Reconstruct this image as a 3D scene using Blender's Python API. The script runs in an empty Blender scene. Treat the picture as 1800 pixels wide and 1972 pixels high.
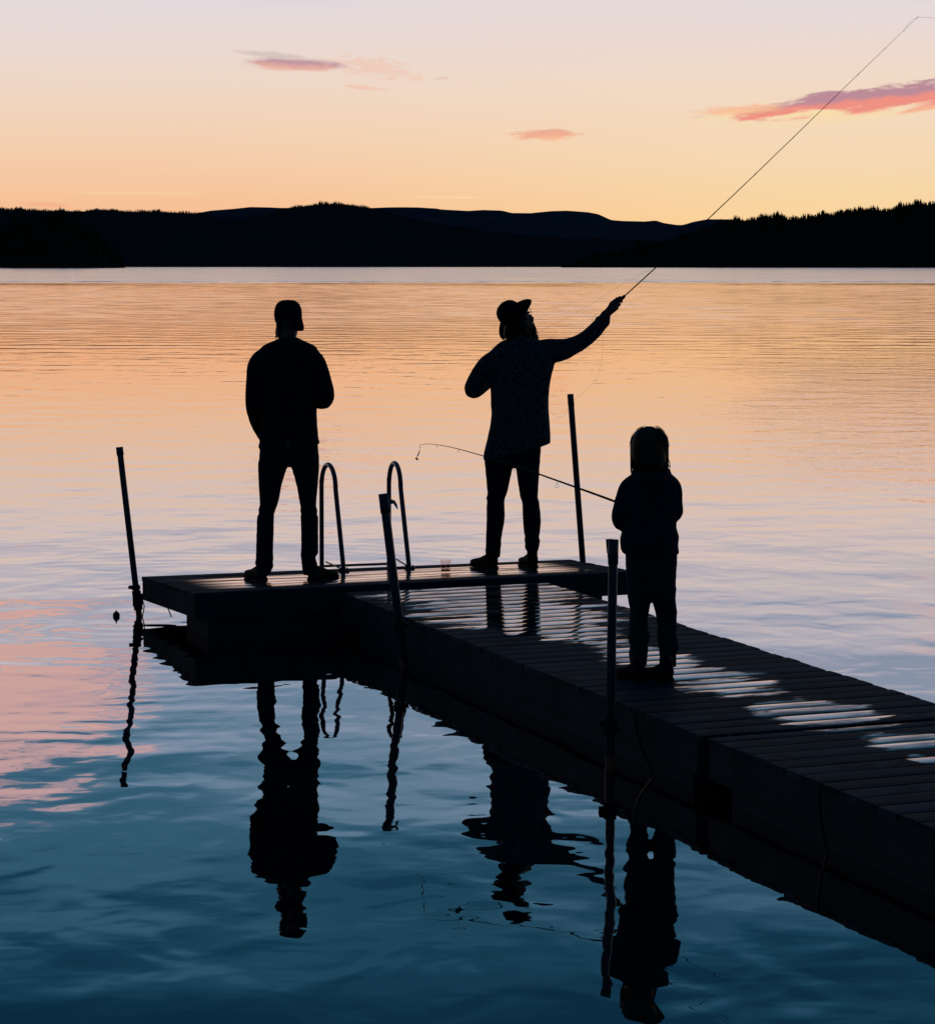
import bpy, math, random
import numpy as np
from mathutils import Vector, Matrix
random.seed(7); rng = np.random.default_rng(7)
S = bpy.context.scene
COL = S.collection
# ------------------------------------------------------------------ camera
F = 4700.0      # focal length in photo pixels (photo 1800 wide)
H = 2.34        # eye height above the water
HY = 508.0      # horizon row in the photo
cd = bpy.data.cameras.new('camera'); cam = bpy.data.objects.new('camera', cd); COL.objects.link(cam)
PITCH_DOWN = math.atan((986-HY)/F)
cam.location = (0, 0, H); cam.rotation_euler = (math.radians(90)-PITCH_DOWN, 0, 0)
cd.sensor_fit = 'HORIZONTAL'; cd.sensor_width = 36; cd.lens = F/1800*36
cd.clip_start = 0.1; cd.clip_end = 40000
S.camera = cam
S.view_settings.view_transform = 'Standard'; S.view_settings.look = 'None'
S.view_settings.exposure = 0; S.view_settings.gamma = 1
S.render.engine = 'CYCLES'
S.cycles.max_bounces = 8; S.cycles.glossy_bounces = 4; S.cycles.transparent_max_bounces = 12
S.cycles.sample_clamp_indirect = 4

_cp, _sp, _tp = math.cos(PITCH_DOWN), math.sin(PITCH_DOWN), math.tan(PITCH_DOWN)
def TY(py):                       # tangent of the angle below the horizon
    q = (py-986)/F; return (q+_tp)/(1-q*_tp)
def P(px, py, d):                 # world point seen at a photo pixel, at horizontal distance d
    q = (py-986)/F
    return Vector(((px-900)/F*d/(_cp-q*_sp), d, H-TY(py)*d))
def lin(c):
    return tuple(((v/255)/12.92 if v/255 <= 0.04045 else ((v/255+0.055)/1.055)**2.4) for v in c)

# ------------------------------------------------------------------ node helper
class NT:
    def __init__(s, tree): s.t = tree; s.n = tree.nodes; s.l = tree.links
    def put(s, v, sock):
        if isinstance(v, bpy.types.NodeSocket): s.l.new(v, sock)
        elif v is not None:
            if isinstance(v, (tuple, list)) and len(v) == 3 and sock.type == 'RGBA': v = (*v, 1)
            sock.default_value = v
    def m(s, op, a, b=None, c=None, clamp=False):
        n = s.n.new('ShaderNodeMath'); n.operation = op; n.use_clamp = clamp
        s.put(a, n.inputs[0]); s.put(b, n.inputs[1]); s.put(c, n.inputs[2]); return n.outputs[0]
    def vm(s, op, a, b=None, out=0, scale=None):
        n = s.n.new('ShaderNodeVectorMath'); n.operation = op
        s.put(a, n.inputs[0]); s.put(b, n.inputs[1])
        if scale is not None: s.put(scale, n.inputs['Scale'])
        return n.outputs[out]
    def sep(s, v): n = s.n.new('ShaderNodeSeparateXYZ'); s.put(v, n.inputs[0]); return n.outputs
    def comb(s, x, y, z=0.0):
        n = s.n.new('ShaderNodeCombineXYZ'); s.put(x, n.inputs[0]); s.put(y, n.inputs[1]); s.put(z, n.inputs[2]); return n.outputs[0]
    def noise(s, v, scale=1.0, detail=3.0, rough=0.5, dist=0.0):
        n = s.n.new('ShaderNodeTexNoise'); s.put(v, n.inputs['Vector']); s.put(scale, n.inputs['Scale'])
        n.inputs['Detail'].default_value = detail; n.inputs['Roughness'].default_value = rough; n.inputs['Distortion'].default_value = dist
        return n.outputs['Fac']
    def ramp(s, v, stops, interp='LINEAR'):
        n = s.n.new('ShaderNodeValToRGB'); n.color_ramp.interpolation = interp; s.put(v, n.inputs[0])
        e = n.color_ramp.elements
        for i, (p, c) in enumerate(stops):
            if i < 2: el = e[i]; el.position = p
            else: el = e.new(p)
            if not isinstance(c, (tuple, list)): c = (c, c, c)
            el.color = (*c, 1)
        return n.outputs[0]
    def mix(s, f, a, b, mode='MIX'):
        n = s.n.new('ShaderNodeMix'); n.data_type = 'RGBA'; n.blend_type = mode
        s.put(f, n.inputs[0]); s.put(a, n.inputs[6]); s.put(b, n.inputs[7]); return n.outputs[2]
    def step(s, v, lo, hi):   # smoothstep
        n = s.n.new('ShaderNodeMapRange'); n.interpolation_type = 'SMOOTHSTEP'
        s.put(v, n.inputs[0]); s.put(lo, n.inputs[1]); s.put(hi, n.inputs[2]); n.inputs[3].default_value = 0; n.inputs[4].default_value = 1
        return n.outputs[0]
    def lmap(s, v, a, b, c, d):
        n = s.n.new('ShaderNodeMapRange'); s.put(v, n.inputs[0])
        for i, k in enumerate((a, b, c, d)): n.inputs[1+i].default_value = k
        return n.outputs[0]

# ------------------------------------------------------------------ sky
W = bpy.data.worlds.new('World'); S.world = W; W.use_nodes = True
nt = NT(W.node_tree); nt.n.clear()
SUN_AZ = math.radians(6.2)      # glow sits a little right of the view centre, behind the ridge
SUN_EL = math.radians(0.35)
tc = nt.n.new('ShaderNodeTexCoord')
V = nt.vm('NORMALIZE', tc.outputs['Generated'])
vx, vy, vz = nt.sep(V)
elev = nt.m('MULTIPLY', nt.m('ARCSINE', vz), 57.2958)
az = nt.m('MULTIPLY', nt.m('ARCTAN2', vx, vy), 57.2958)
soft = nt.noise(nt.comb(nt.m('MULTIPLY', az, 0.10), nt.m('MULTIPLY', elev, 0.45), 3.0), 1.0, 3.0)
# thin high veils drift the colour bands a little
e2 = nt.m('ADD', elev, nt.m('MULTIPLY', nt.m('SUBTRACT', soft, 0.5), nt.m('MULTIPLY', nt.step(elev, 3.0, 12.0), 5.0)))
e01 = nt.m('DIVIDE', nt.m('MAXIMUM', e2, 0.0), 40.0)
def st(lst): return [(e/40.0, c) for e, c in lst]
left = nt.ramp(e01, st([(0, (0.92,0.47,0.25)), (1.4, (0.92,0.53,0.31)), (2.4, (0.90,0.60,0.40)), (3.6, (0.87,0.66,0.51)), (4.8, (0.815,0.685,0.625)),
      (6.0, (0.76,0.685,0.71)), (7.4, (0.58,0.57,0.67)), (8.6, (0.40,0.46,0.61)), (10.0, (0.27,0.37,0.53)), (11.5, (0.135,0.265,0.395)),
      (13.3, (0.042,0.150,0.250)), (15.6, (0.010,0.074,0.138)), (18.0, (0.003,0.038,0.085)), (24.0, (0.003,0.032,0.075)), (40.0, (0.003,0.026,0.06))]))
right = nt.ramp(e01, st([(0, (0.95,0.61,0.25)), (1.2, (0.93,0.66,0.34)), (2.2, (0.90,0.68,0.43)), (3.6, (0.88,0.69,0.52)), (4.8, (0.835,0.69,0.61)),
      (6.0, (0.77,0.69,0.70)), (7.4, (0.60,0.58,0.66)), (8.6, (0.48,0.50,0.62)), (10.0, (0.35,0.41,0.55)), (11.5, (0.20,0.31,0.45)),
      (13.3, (0.055,0.160,0.265)), (15.6, (0.010,0.074,0.138)), (18.0, (0.003,0.038,0.085)), (24.0, (0.003,0.032,0.075)), (40.0, (0.003,0.026,0.06))]))
base = nt.mix(nt.step(az, -8.0, 9.5), left, right)
# clouds, given in tangent coordinates (real directions)
vyc = nt.m('MAXIMUM', vy, 0.05)
X = nt.m('DIVIDE', vx, vyc); Z = nt.m('DIVIDE', vz, vyc)
px_ = nt.m('ADD', nt.m('MULTIPLY', X, F), 900.0)      # angular units only
py_ = nt.m('SUBTRACT', HY, nt.m('MULTIPLY', Z, F))
front = nt.step(vy, 0.2, 0.5)
col = base
def cloud(col, cx, cy, rx, ry, slope, seed, thr, dens, stops, nsx=0.012, nsy=0.06, warp=1.1, edge=0.35, detail=6.0):
    dx = nt.m('SUBTRACT', px_, cx)
    dy = nt.m('SUBTRACT', nt.m('SUBTRACT', py_, cy), nt.m('MULTIPLY', dx, slope))
    n1 = nt.noise(nt.comb(nt.m('MULTIPLY', dx, nsx), nt.m('MULTIPLY', dy, nsy), seed), 1.0, detail, 0.6, 0.3)
    ux = nt.m('DIVIDE', dx, rx); uy = nt.m('DIVIDE', dy, ry)
    r = nt.m('SQRT', nt.m('ADD', nt.m('MULTIPLY', ux, ux), nt.m('MULTIPLY', uy, uy)))
    v = nt.m('ADD', nt.m('SUBTRACT', 1.0, r), nt.m('MULTIPLY', nt.m('SUBTRACT', n1, 0.5), 2*warp))
    a = nt.m('MULTIPLY', nt.m('MULTIPLY', nt.step(v, thr, thr+edge), front), dens)
    a = nt.m('MULTIPLY', a, nt.m('SUBTRACT', 1.0, nt.step(r, 0.78, 1.02)))
    n2 = nt.noise(nt.comb(nt.m('MULTIPLY', dx, nsx*1.3), nt.m('MULTIPLY', dy, nsy*0.8), seed+9), 1.0, 4.0)
    t = nt.m('ADD', nt.lmap(uy, -1.2, 1.2, 0, 1), nt.m('MULTIPLY', nt.m('SUBTRACT', n2, 0.5), 0.5), clamp=True)
    cc = nt.ramp(t, stops)
    return nt.mix(a, col, cc)
PUR, COR, ORA, YEL = lin((182,132,150)), lin((236,138,128)), lin((250,178,128)), lin((252,224,150))
PNK = lin((240,190,170)); GRY = lin((198,180,178))
col = cloud(col, 1600, 214, 330, 34, -0.10, 1.0, 0.02, 0.45, [(0.0, YEL), (1.0, YEL)], 0.006, 0.05, 0.8, 0.8)
col = cloud(col, 1710, 190, 400, 30, -0.115, 4.0, 0.12, 0.95, [(0.0, PUR), (0.42, PUR), (0.56, COR), (0.78, COR), (1.0, ORA)], 0.011, 0.055, 1.1, 0.42, 8.0)
col = cloud(col, 1415, 216, 110, 14, -0.06, 31.0, 0.10, 0.6, [(0.0, COR), (0.6, ORA), (1.0, YEL)], 0.02, 0.07, 0.9, 0.6)
col = cloud(col, 1790, 208, 90, 8, -0.2, 14.0, 0.05, 0.7, [(0.0, COR), (1.0, ORA)], 0.012, 0.06, 0.7, 0.5)
col = cloud(col, 572, 131, 120, 17, 0.05, 2.3, 0.05, 0.85, [(0.0, GRY), (0.35, PUR), (0.62, lin((222,160,152))), (1.0, lin((250,190,165)))], 0.012, 0.08, 0.8, 0.5)
col = cloud(col, 530, 113, 95, 8, 0.08, 6.3, 0.10, 0.55, [(0.0, GRY), (1.0, GRY)], 0.02, 0.10, 0.9, 0.5)
col = cloud(col, 720, 136, 120, 28, 0.14, 8.1, 0.20, 0.5, [(0.0, PNK), (1.0, PNK)], 0.03, 0.09, 1.4, 0.5)
col = cloud(col, 700, 174, 60, 5, 0.10, 5.6, 0.10, 0.6, [(0.0, PNK), (1.0, PNK)], 0.02, 0.1, 0.9, 0.5)
col = cloud(col, 850, 157, 26, 4, -0.1, 3.6, 0.15, 0.45, [(0.0, GRY), (1.0, PNK)], 0.05, 0.2, 0.9, 0.5)
col = cloud(col, 1050, 263, 80, 15, -0.01, 12.0, 0.10, 0.9, [(0.0, lin((222,165,150))), (0.5, lin((238,168,140))), (1.0, lin((250,196,150)))], 0.02, 0.08, 0.8, 0.45)
col = cloud(col, 100, 396, 75, 8, 0.05, 15.0, 0.10, 0.5, [(0.0, lin((240,170,135))), (1.0, lin((240,170,135)))], 0.01, 0.08, 0.7, 0.6)
# larger pink clouds above the frame; the water shows them
col = cloud(col, -60, -370, 420, 210, 0.25, 21.0, 0.05, 0.85, [(0.0, (0.62,0.42,0.50)), (0.5, (0.86,0.50,0.46)), (1.0, (0.95,0.55,0.42))], 0.006, 0.012, 1.0, 0.4)
col = cloud(col, 1900, -210, 300, 60, -0.1, 23.0, 0.05, 0.5, [(0.0, (0.62,0.52,0.60)), (1.0, (0.86,0.58,0.52))], 0.006, 0.02, 1.0, 0.6)
def trail(col, x0, y0, x1, y1, w, dens):
    sl = (y1-y0)/(x1-x0)
    dx = nt.m('SUBTRACT', px_, x0)
    dy = nt.m('ABSOLUTE', nt.m('SUBTRACT', nt.m('SUBTRACT', py_, y0), nt.m('MULTIPLY', dx, sl)))
    a = nt.m('SUBTRACT', 1.0, nt.step(dy, 0.0, w))
    a = nt.m('MULTIPLY', a, nt.m('MULTIPLY', nt.step(px_, x0, x0+60), nt.m('SUBTRACT', 1.0, nt.step(px_, x1-30, x1))))
    return nt.mix(nt.m('MULTIPLY', nt.m('MULTIPLY', a, front), dens), col, lin((252,228,172)))
col = trail(col, 120, 371, 405, 375, 3.5, 0.28)
col = trail(col, 770, 380, 936, 382, 2.2, 0.6)
# away from the after-glow the dusk sky is dim blue
daz = nt.m('ABSOLUTE', nt.m('SUBTRACT', az, math.degrees(SUN_AZ)))
dim = nt.step(daz, 25.0, 95.0)
duskc = nt.ramp(nt.m('DIVIDE', nt.m('MAXIMUM', elev, 0.0), 90.0), [(0, (0.009,0.021,0.042)), (0.15, (0.006,0.020,0.045)), (1, (0.004,0.022,0.052))])
col = nt.mix(dim, col, duskc)
sky = nt.n.new('ShaderNodeTexSky'); sky.sky_type = 'NISHITA'; sky.sun_disc = False
sky.sun_elevation = SUN_EL; sky.sun_rotation = SUN_AZ
col = nt.mix(0.0015, col, sky.outputs[0], 'ADD')
bg = nt.n.new('ShaderNodeBackground'); nt.put(col, bg.inputs[0]); bg.inputs[1].default_value = 1.0
wo = nt.n.new('ShaderNodeOutputWorld'); nt.l.new(bg.outputs[0], wo.inputs[0])
W.cycles.sampling_method = 'MANUAL'; W.cycles.sample_map_resolution = 1024

sl = bpy.data.lights.new('sun', 'SUN'); sl.energy = 0.6; sl.angle = math.radians(0.5); sl.color = (1.0, 0.62, 0.32)
so = bpy.data.objects.new('sun', sl); COL.objects.link(so)
sd = Vector((math.sin(SUN_AZ)*math.cos(SUN_EL), math.cos(SUN_AZ)*math.cos(SUN_EL), math.sin(SUN_EL)))
so.rotation_euler = sd.to_track_quat('Z', 'Y').to_euler()

# ------------------------------------------------------------------ materials
def newmat(name):
    m = bpy.data.materials.new(name); m.use_nodes = True
    t = NT(m.node_tree); t.b = m.node_tree.nodes['Principled BSDF']; t.out = m.node_tree.nodes['Material Output']
    return m, t
def simple(name, c, rough=0.8, metal=0.0, var=0.3, scale=30.0, bump=0.0, spec=0.3, bscale=None, sheen=0.0):
    m, t = newmat(name); b = t.b
    tcn = t.n.new('ShaderNodeTexCoord').outputs['Object']
    n = t.noise(tcn, scale, 4.0, 0.6)
    b.inputs['Base Color'].default_value = (*c, 1)
    t.put(t.mix(n, tuple(v*(1-var) for v in c), tuple(v*(1+var) for v in c)), b.inputs['Base Color'])
    b.inputs['Roughness'].default_value = rough; b.inputs['Metallic'].default_value = metal
    b.inputs['Specular IOR Level'].default_value = spec
    if sheen: b.inputs['Sheen Weight'].default_value = sheen
    if bump:
        bn = t.n.new('ShaderNodeBump'); bn.inputs['Strength'].default_value = 1.0; bn.inputs['Distance'].default_value = bump
        t.put(t.noise(tcn, bscale or scale*3, 3.0, 0.6), bn.inputs['Height']); t.l.new(bn.outputs[0], b.inputs['Normal'])
    return m
M = {}
M['skin'] = simple('skin', (0.20,0.12,0.09), 0.6, var=0.1)
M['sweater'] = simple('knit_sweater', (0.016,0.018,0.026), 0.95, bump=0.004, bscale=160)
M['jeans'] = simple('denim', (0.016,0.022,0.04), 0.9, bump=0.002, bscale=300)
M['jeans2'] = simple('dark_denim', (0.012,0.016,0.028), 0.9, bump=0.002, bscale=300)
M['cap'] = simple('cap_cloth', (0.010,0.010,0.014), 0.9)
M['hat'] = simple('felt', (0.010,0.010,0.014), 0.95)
M['hair'] = simple('hair_dark', (0.02,0.013,0.01), 0.6, bump=0.002, bscale=200)
M['beard'] = simple('hair_red', (0.10,0.035,0.015), 0.6)
M['fair'] = simple('hair_fair', (0.065,0.036,0.018), 0.55, var=0.4, scale=60)
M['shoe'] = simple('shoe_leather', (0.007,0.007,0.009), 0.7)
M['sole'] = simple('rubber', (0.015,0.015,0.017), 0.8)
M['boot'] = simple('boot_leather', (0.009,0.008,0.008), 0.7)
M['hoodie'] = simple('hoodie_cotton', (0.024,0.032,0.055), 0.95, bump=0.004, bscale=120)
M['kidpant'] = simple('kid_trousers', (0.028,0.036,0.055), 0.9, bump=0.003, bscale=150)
M['steel'] = simple('galvanised_steel', (0.10,0.11,0.12), 0.5, metal=0.7, var=0.3, scale=12)
M['rail'] = simple('brushed_steel', (0.12,0.13,0.15), 0.42, metal=0.8)
M['rust'] = simple('rusty_steel', (0.05,0.035,0.03), 0.8, metal=0.3, var=0.5, scale=20)
M['rod'] = simple('red_blank', (0.22,0.035,0.012), 0.35)
M['rod2'] = simple('dark_blank', (0.05,0.035,0.03), 0.35)
M['cork'] = simple('cork', (0.10,0.065,0.04), 0.8, var=0.4, scale=200)
M['black'] = simple('black_metal', (0.015,0.015,0.018), 0.4, metal=0.4)
M['line'] = simple('fishing_line', (0.30,0.24,0.17), 0.5)
M['line2'] = simple('clear_line', (0.20,0.17,0.14), 0.5)
M['lure'] = simple('lure_paint', (0.02,0.06,0.08), 0.3)
M['buoy'] = simple('buoy_plastic', (0.03,0.015,0.012), 0.5)
M['rope'] = simple('rope', (0.10,0.10,0.09), 0.9)
M['cloth'] = simple('pale_rag', (0.35,0.34,0.33), 0.9)
M['white'] = simple('eye_white', (0.4,0.38,0.36), 0.3, var=0.05)
M['float'] = simple('float_concrete', (0.055,0.062,0.07), 0.85, var=0.35, scale=3, bump=0.004, bscale=40)
# patterned shirt
m, t = newmat('patterned_knit'); tcn = t.n.new('ShaderNodeTexCoord').outputs['Object']
ox, oy, oz = t.sep(tcn)
ux = t.m('MULTIPLY', ox, 1/0.085); uz = t.m('MULTIPLY', oz, 1/0.11)
wob = t.noise(tcn, 9.0, 2.0); ux = t.m('ADD', ux, t.m('MULTIPLY', wob, 1.1)); uz = t.m('ADD', uz, t.m('MULTIPLY', t.noise(tcn, 7.0, 2.0), 1.0))
tri = lambda v: t.m('ABSOLUTE', t.m('SUBTRACT', t.m('FRACT', v), 0.5))
dsum = t.m('ADD', tri(ux), tri(uz))
rings = t.m('ABSOLUTE', t.m('SUBTRACT', t.m('FRACT', t.m('MULTIPLY', dsum, 3.0)), 0.5))
nn = t.noise(tcn, 32.0, 4.0)
fac = t.step(t.m('ADD', rings, t.m('MULTIPLY', t.m('SUBTRACT', nn, 0.5), 1.3)), 0.10, 0.40)
t.put(t.mix(fac, (0.014,0.018,0.026), (0.085,0.125,0.145)), t.b.inputs['Base Color']); t.b.inputs['Roughness'].default_value = 0.95
M['shirt'] = m
# glass
m, t = newmat('clear_glass'); t.b.inputs['Transmission Weight'].default_value = 1; t.b.inputs['Roughness'].default_value = 0.03; t.b.inputs['IOR'].default_value = 1.2
t.b.inputs['Base Color'].default_value = (0.93,0.85,0.82,1); M['glass'] = m
tr = t.n.new('ShaderNodeBsdfTransparent'); tr.inputs[0].default_value = (0.95,0.89,0.87,1)
gg = t.n.new('ShaderNodeBsdfGlossy'); gg.inputs['Roughness'].default_value = 0.05; fz = t.n.new('ShaderNodeLayerWeight'); fz.inputs[0].default_value = 0.25; fzz = t.m('MULTIPLY', t.m('POWER', fz.outputs['Facing'], 3.0), 0.5)
mx = t.n.new('ShaderNodeMixShader'); t.put(fzz, mx.inputs[0]); t.l.new(tr.outputs[0], mx.inputs[1]); t.l.new(gg.outputs[0], mx.inputs[2]); t.l.new(mx.outputs[0], t.out.inputs[0])
m, t = newmat('hill_forest'); tcn = t.n.new('ShaderNodeTexCoord').outputs['Object']
def hillmat(name, c, sc):
    m, t = newmat(name); tcn = t.n.new('ShaderNodeTexCoord').outputs['Object']
    n = t.noise(tcn, sc, 5.0, 0.6)
    t.put(t.mix(n, tuple(v*0.6 for v in c), tuple(v*1.4 for v in c)), t.b.inputs['Base Color'])
    t.b.inputs['Roughness'].default_value = 1; t.b.inputs['Specular IOR Level'].default_value = 0
    return m
M['hill_far'] = hillmat('far_forest_hazed', (0.05,0.09,0.115), 0.004)  # blue of distance haze mixed into the albedo, no haze volume
M['hill_mid'] = hillmat('mid_forest_hazed', (0.035,0.055,0.06), 0.02)  # slighter haze blue, also carried by the base colour
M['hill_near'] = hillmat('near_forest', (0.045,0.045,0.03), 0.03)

# deck wood
def woodmat(name, puddles, base_rough, wet_all=0.0, pitch=0.149, grain=1.0):
    m, t = newmat(name); b = t.b
    tcn = t.n.new('ShaderNodeTexCoord').outputs['Object']
    ox, oy, oz = t.sep(tcn)
    idx = t.m('FLOOR', t.m('DIVIDE', oy, pitch))
    wn = t.n.new('ShaderNodeTexWhiteNoise'); wn.noise_dimensions = '1D'; t.put(idx, wn.inputs['W']); rnd = wn.outputs['Value']
    g = t.noise(t.comb(t.m('ADD', t.m('MULTIPLY', ox, 1.6), t.m('MULTIPLY', rnd, 40)), t.m('MULTIPLY', oy, 55.0), oz), 1.0, 5.0, 0.65)
    blot = t.noise(tcn, 3.0, 4.0, 0.6)
    tone = t.m('ADD', t.m('MULTIPLY', rnd, 0.5), t.m('MULTIPLY', g, 0.9))
    c = t.ramp(tone, [(0.2, (0.004,0.012,0.018)), (0.65, (0.022,0.048,0.070)), (1.0, (0.060,0.105,0.135))])
    c = t.mix(t.step(blot, 0.55, 0.7), c, (0.010,0.014,0.018))
    wet = 0.0
    if puddles:
        tot = None
        for (cx, cy, rx, ry) in puddles:
            ax = t.m('DIVIDE', t.m('SUBTRACT', ox, cx), rx); ay = t.m('DIVIDE', t.m('SUBTRACT', oy, cy), ry)
            v = t.m('SUBTRACT', 1.0, t.m('SQRT', t.m('ADD', t.m('MULTIPLY', ax, ax), t.m('MULTIPLY', ay, ay))))
            tot = v if tot is None else t.m('MAXIMUM', tot, v)
        lvl = t.noise(t.comb(t.m('ADD', t.m('MULTIPLY', ox, 2.0), t.m('MULTIPLY', rnd, 31)), t.m('MULTIPLY', oy, 5.0), 4.0), 1.0, 4.0, 0.6)
        n1 = t.noise(t.comb(t.m('ADD', t.m('MULTIPLY', ox, 3.2), t.m('MULTIPLY', rnd, 13)), t.m('MULTIPLY', oy, 9.0)), 1.0, 5.0, 0.65)
        wet = t.step(t.m('ADD', tot, t.m('ADD', t.m('MULTIPLY', t.m('SUBTRACT', n1, 0.5), 1.9), t.m('MULTIPLY', t.m('SUBTRACT', rnd, 0.5), 0.5))), 0.05, 0.34)
        wet = t.m('MULTIPLY', wet, t.lmap(lvl, 0.34, 0.56, 0.25, 1.0))
    if wet_all:
        n3 = t.noise(t.comb(t.m('ADD', t.m('MULTIPLY', ox, 1.3), t.m('MULTIPLY', rnd, 13)), t.m('MULTIPLY', oy, 26.0)), 1.0, 5.0, 0.7)
        edge = t.m('MULTIPLY', t.step(oy, 0.13, 0.32), t.m('SUBTRACT', 1.0, t.step(oy, 0.86, 0.93)))
        ends = t.m('MULTIPLY', t.step(ox, 0.12, 0.5), t.m('SUBTRACT', 1.0, t.step(ox, 2.55, 2.85)))
        wet = t.m('MULTIPLY', t.m('MULTIPLY', t.step(n3, 0.34, 0.52), wet_all), t.m('MULTIPLY', edge, ends))
    t.put(c, b.inputs['Base Color'])
    t.put(base_rough, b.inputs['Roughness']); b.inputs['Specular IOR Level'].default_value = 0.12
    bn = t.n.new('ShaderNodeBump'); bn.inputs['Strength'].default_value = 0.8; bn.inputs['Distance'].default_value = 0.003*grain
    t.put(g, bn.inputs['Height']); t.l.new(bn.outputs[0], b.inputs['Normal'])
    if wet_all or puddles:
        gl = t.n.new('ShaderNodeBsdfGlossy'); gl.distribution = 'GGX'
        t.put(0.11 if wet_all else 0.05, gl.inputs['Roughness']); gl.inputs['Color'].default_value = (0.62,0.55,0.53,1) if puddles else (0.98,0.84,0.78,1)
        b2 = t.n.new('ShaderNodeBump'); b2.inputs['Strength'].default_value = 1; b2.inputs['Distance'].default_value = 1.0
        t.put(t.m('MULTIPLY', t.noise(t.comb(t.m('MULTIPLY', ox, 6.0), t.m('MULTIPLY', oy, 30.0)), 1.0, 2.0), 0.0005), b2.inputs['Height'])
        t.l.new(b2.outputs[0], gl.inputs['Normal'])
        fr = t.n.new('ShaderNodeFresnel'); fr.inputs[0].default_value = 1.33; t.l.new(b2.outputs[0], fr.inputs[1])
        fac = t.m('MULTIPLY', t.m('POWER', fr.outputs[0], 0.5), wet)
        mx = t.n.new('ShaderNodeMixShader'); t.put(fac, mx.inputs[0]); t.l.new(b.outputs[0], mx.inputs[1]); t.l.new(gl.outputs[0], mx.inputs[2])
        t.l.new(mx.outputs[0], t.out.inputs[0])
    return m

# ------------------------------------------------------------------ mesh helpers
class MB:
    def __init__(s): s.v = []; s.f = []; s.n = 0
    def add(s, verts, faces):
        s.v.extend([tuple(v) for v in verts]); s.f.extend([tuple(i+s.n for i in f) for f in faces]); s.n += len(verts); return s
    def box(s, c, h, R=None):
        vs = []
        for z in (-1,1):
            for y in (-1,1):
                for x in (-1,1):
                    p = Vector((x*h[0], y*h[1], z*h[2]))
                    if R is not None: p = R @ p
                    vs.append(p+Vector(c))
        return s.add(vs, [(0,2,3,1),(4,5,7,6),(0,1,5,4),(2,6,7,3),(0,4,6,2),(1,3,7,5)])
    def rings(s, R, cap=True):
        n = len(R[0]); vs = [p for r in R for p in r]; fs = []
        for i in range(len(R)-1):
            for j in range(n):
                k = (j+1) % n; fs.append((i*n+j, i*n+k, (i+1)*n+k, (i+1)*n+j))
        if cap:
            fs.append(tuple(reversed(range(n)))); fs.append(tuple((len(R)-1)*n+j for j in range(n)))
        return s.add(vs, fs)
    def tube(s, pts, rad, n=12, round_ends=True, flat=1.0):
        pts = [Vector(p) for p in pts]
        if not isinstance(rad, (list, tuple)): rad = [rad]*len(pts)
        rad = list(rad)
        if round_ends:
            d0 = (pts[0]-pts[1]).normalized(); d1 = (pts[-1]-pts[-2]).normalized()
            pre = [(pts[0]+d0*rad[0]*math.sin(a), rad[0]*math.cos(a)) for a in (1.45, 1.05, 0.55)]
            post = [(pts[-1]+d1*rad[-1]*math.sin(a), rad[-1]*math.cos(a)) for a in (0.55, 1.05, 1.45)]
            pts = [p for p, _ in pre]+pts+[p for p, _ in post]; rad = [r for _, r in pre]+rad+[r for _, r in post]
        T = []
        for i in range(len(pts)):
            a = pts[max(0, i-1)]; b = pts[min(len(pts)-1, i+1)]; T.append((b-a).normalized())
        up = Vector((0,0,1)) if abs(T[0].z) < 0.9 else Vector((0,1,0))
        N = (up - T[0]*up.dot(T[0])).normalized(); R = []
        for i in range(len(pts)):
            N = (N - T[i]*N.dot(T[i])).normalized(); B = T[i].cross(N)
            R.append([pts[i]+(N*math.cos(2*math.pi*j/n)+B*math.sin(2*math.pi*j/n)*flat)*rad[i] for j in range(n)])
        return s.rings(R)
    def ell(s, c, r, R=None, n=16, m=10):
        c = Vector(c); RR = []
        for i in range(m+1):
            a = -math.pi/2+math.pi*(i+0.0)/m
            if i == 0: a += 0.06
            if i == m: a -= 0.06
            ring = []
            for j in range(n):
                b = 2*math.pi*j/n
                p = Vector((r[0]*math.cos(a)*math.cos(b), r[1]*math.cos(a)*math.sin(b), r[2]*math.sin(a)))
                ring.append((R @ p if R is not None else p)+c)
            RR.append(ring)
        return s.rings(RR)
    def mesh(s, name, smooth=True):
        me = bpy.data.meshes.new(name); me.from_pydata(s.v, [], s.f); me.validate(); me.update()
        if smooth: me.polygons.foreach_set('use_smooth', [True]*len(me.polygons))
        return me
    def build(s, name, mat, parent=None, smooth=True, origin=None):
        if origin is not None:
            o = Vector(origin); s.v = [tuple(Vector(v)-o) for v in s.v]
        ob = bpy.data.objects.new(name, s.mesh(name, smooth)); COL.objects.link(ob)
        if origin is not None: ob.location = origin
        ob.data.materials.append(mat)
        if parent is not None: setpar(ob, parent)
        return ob
def setpar(ob, parent):
    ob.parent = parent
    pm = Matrix.Translation(parent.location) if parent.parent is None else Matrix.Translation(parent.parent.location) @ Matrix.Translation(parent.location)
    ob.matrix_parent_inverse = Matrix.Identity(4)
    ob.location = Vector(ob.location) - pm.translation
def tag(o, label, cat, group=None, kind=None):
    if label: o['label'] = label
    if cat: o['category'] = cat
    if group: o['group'] = group
    if kind: o['kind'] = kind
    return o
def thing(name, loc, label, cat, group=None):
    o = bpy.data.objects.new(name, None); COL.objects.link(o); o.location = loc; o.empty_display_size = 0.2
    return tag(o, label, cat, group)
def cat_rom(A, k=4):
    A = np.array(A, float); n = len(A); out = []
    for i in range(n-1):
        p0 = A[max(i-1,0)]; p1 = A[i]; p2 = A[i+1]; p3 = A[min(i+2,n-1)]
        for j in range(k):
            t = j/k
            out.append(0.5*((2*p1)+(-p0+p2)*t+(2*p0-5*p1+4*p2-p3)*t*t+(-p0+3*p1-3*p2+p3)*t**3))
    out.append(A[-1]); return np.array(out)
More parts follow.
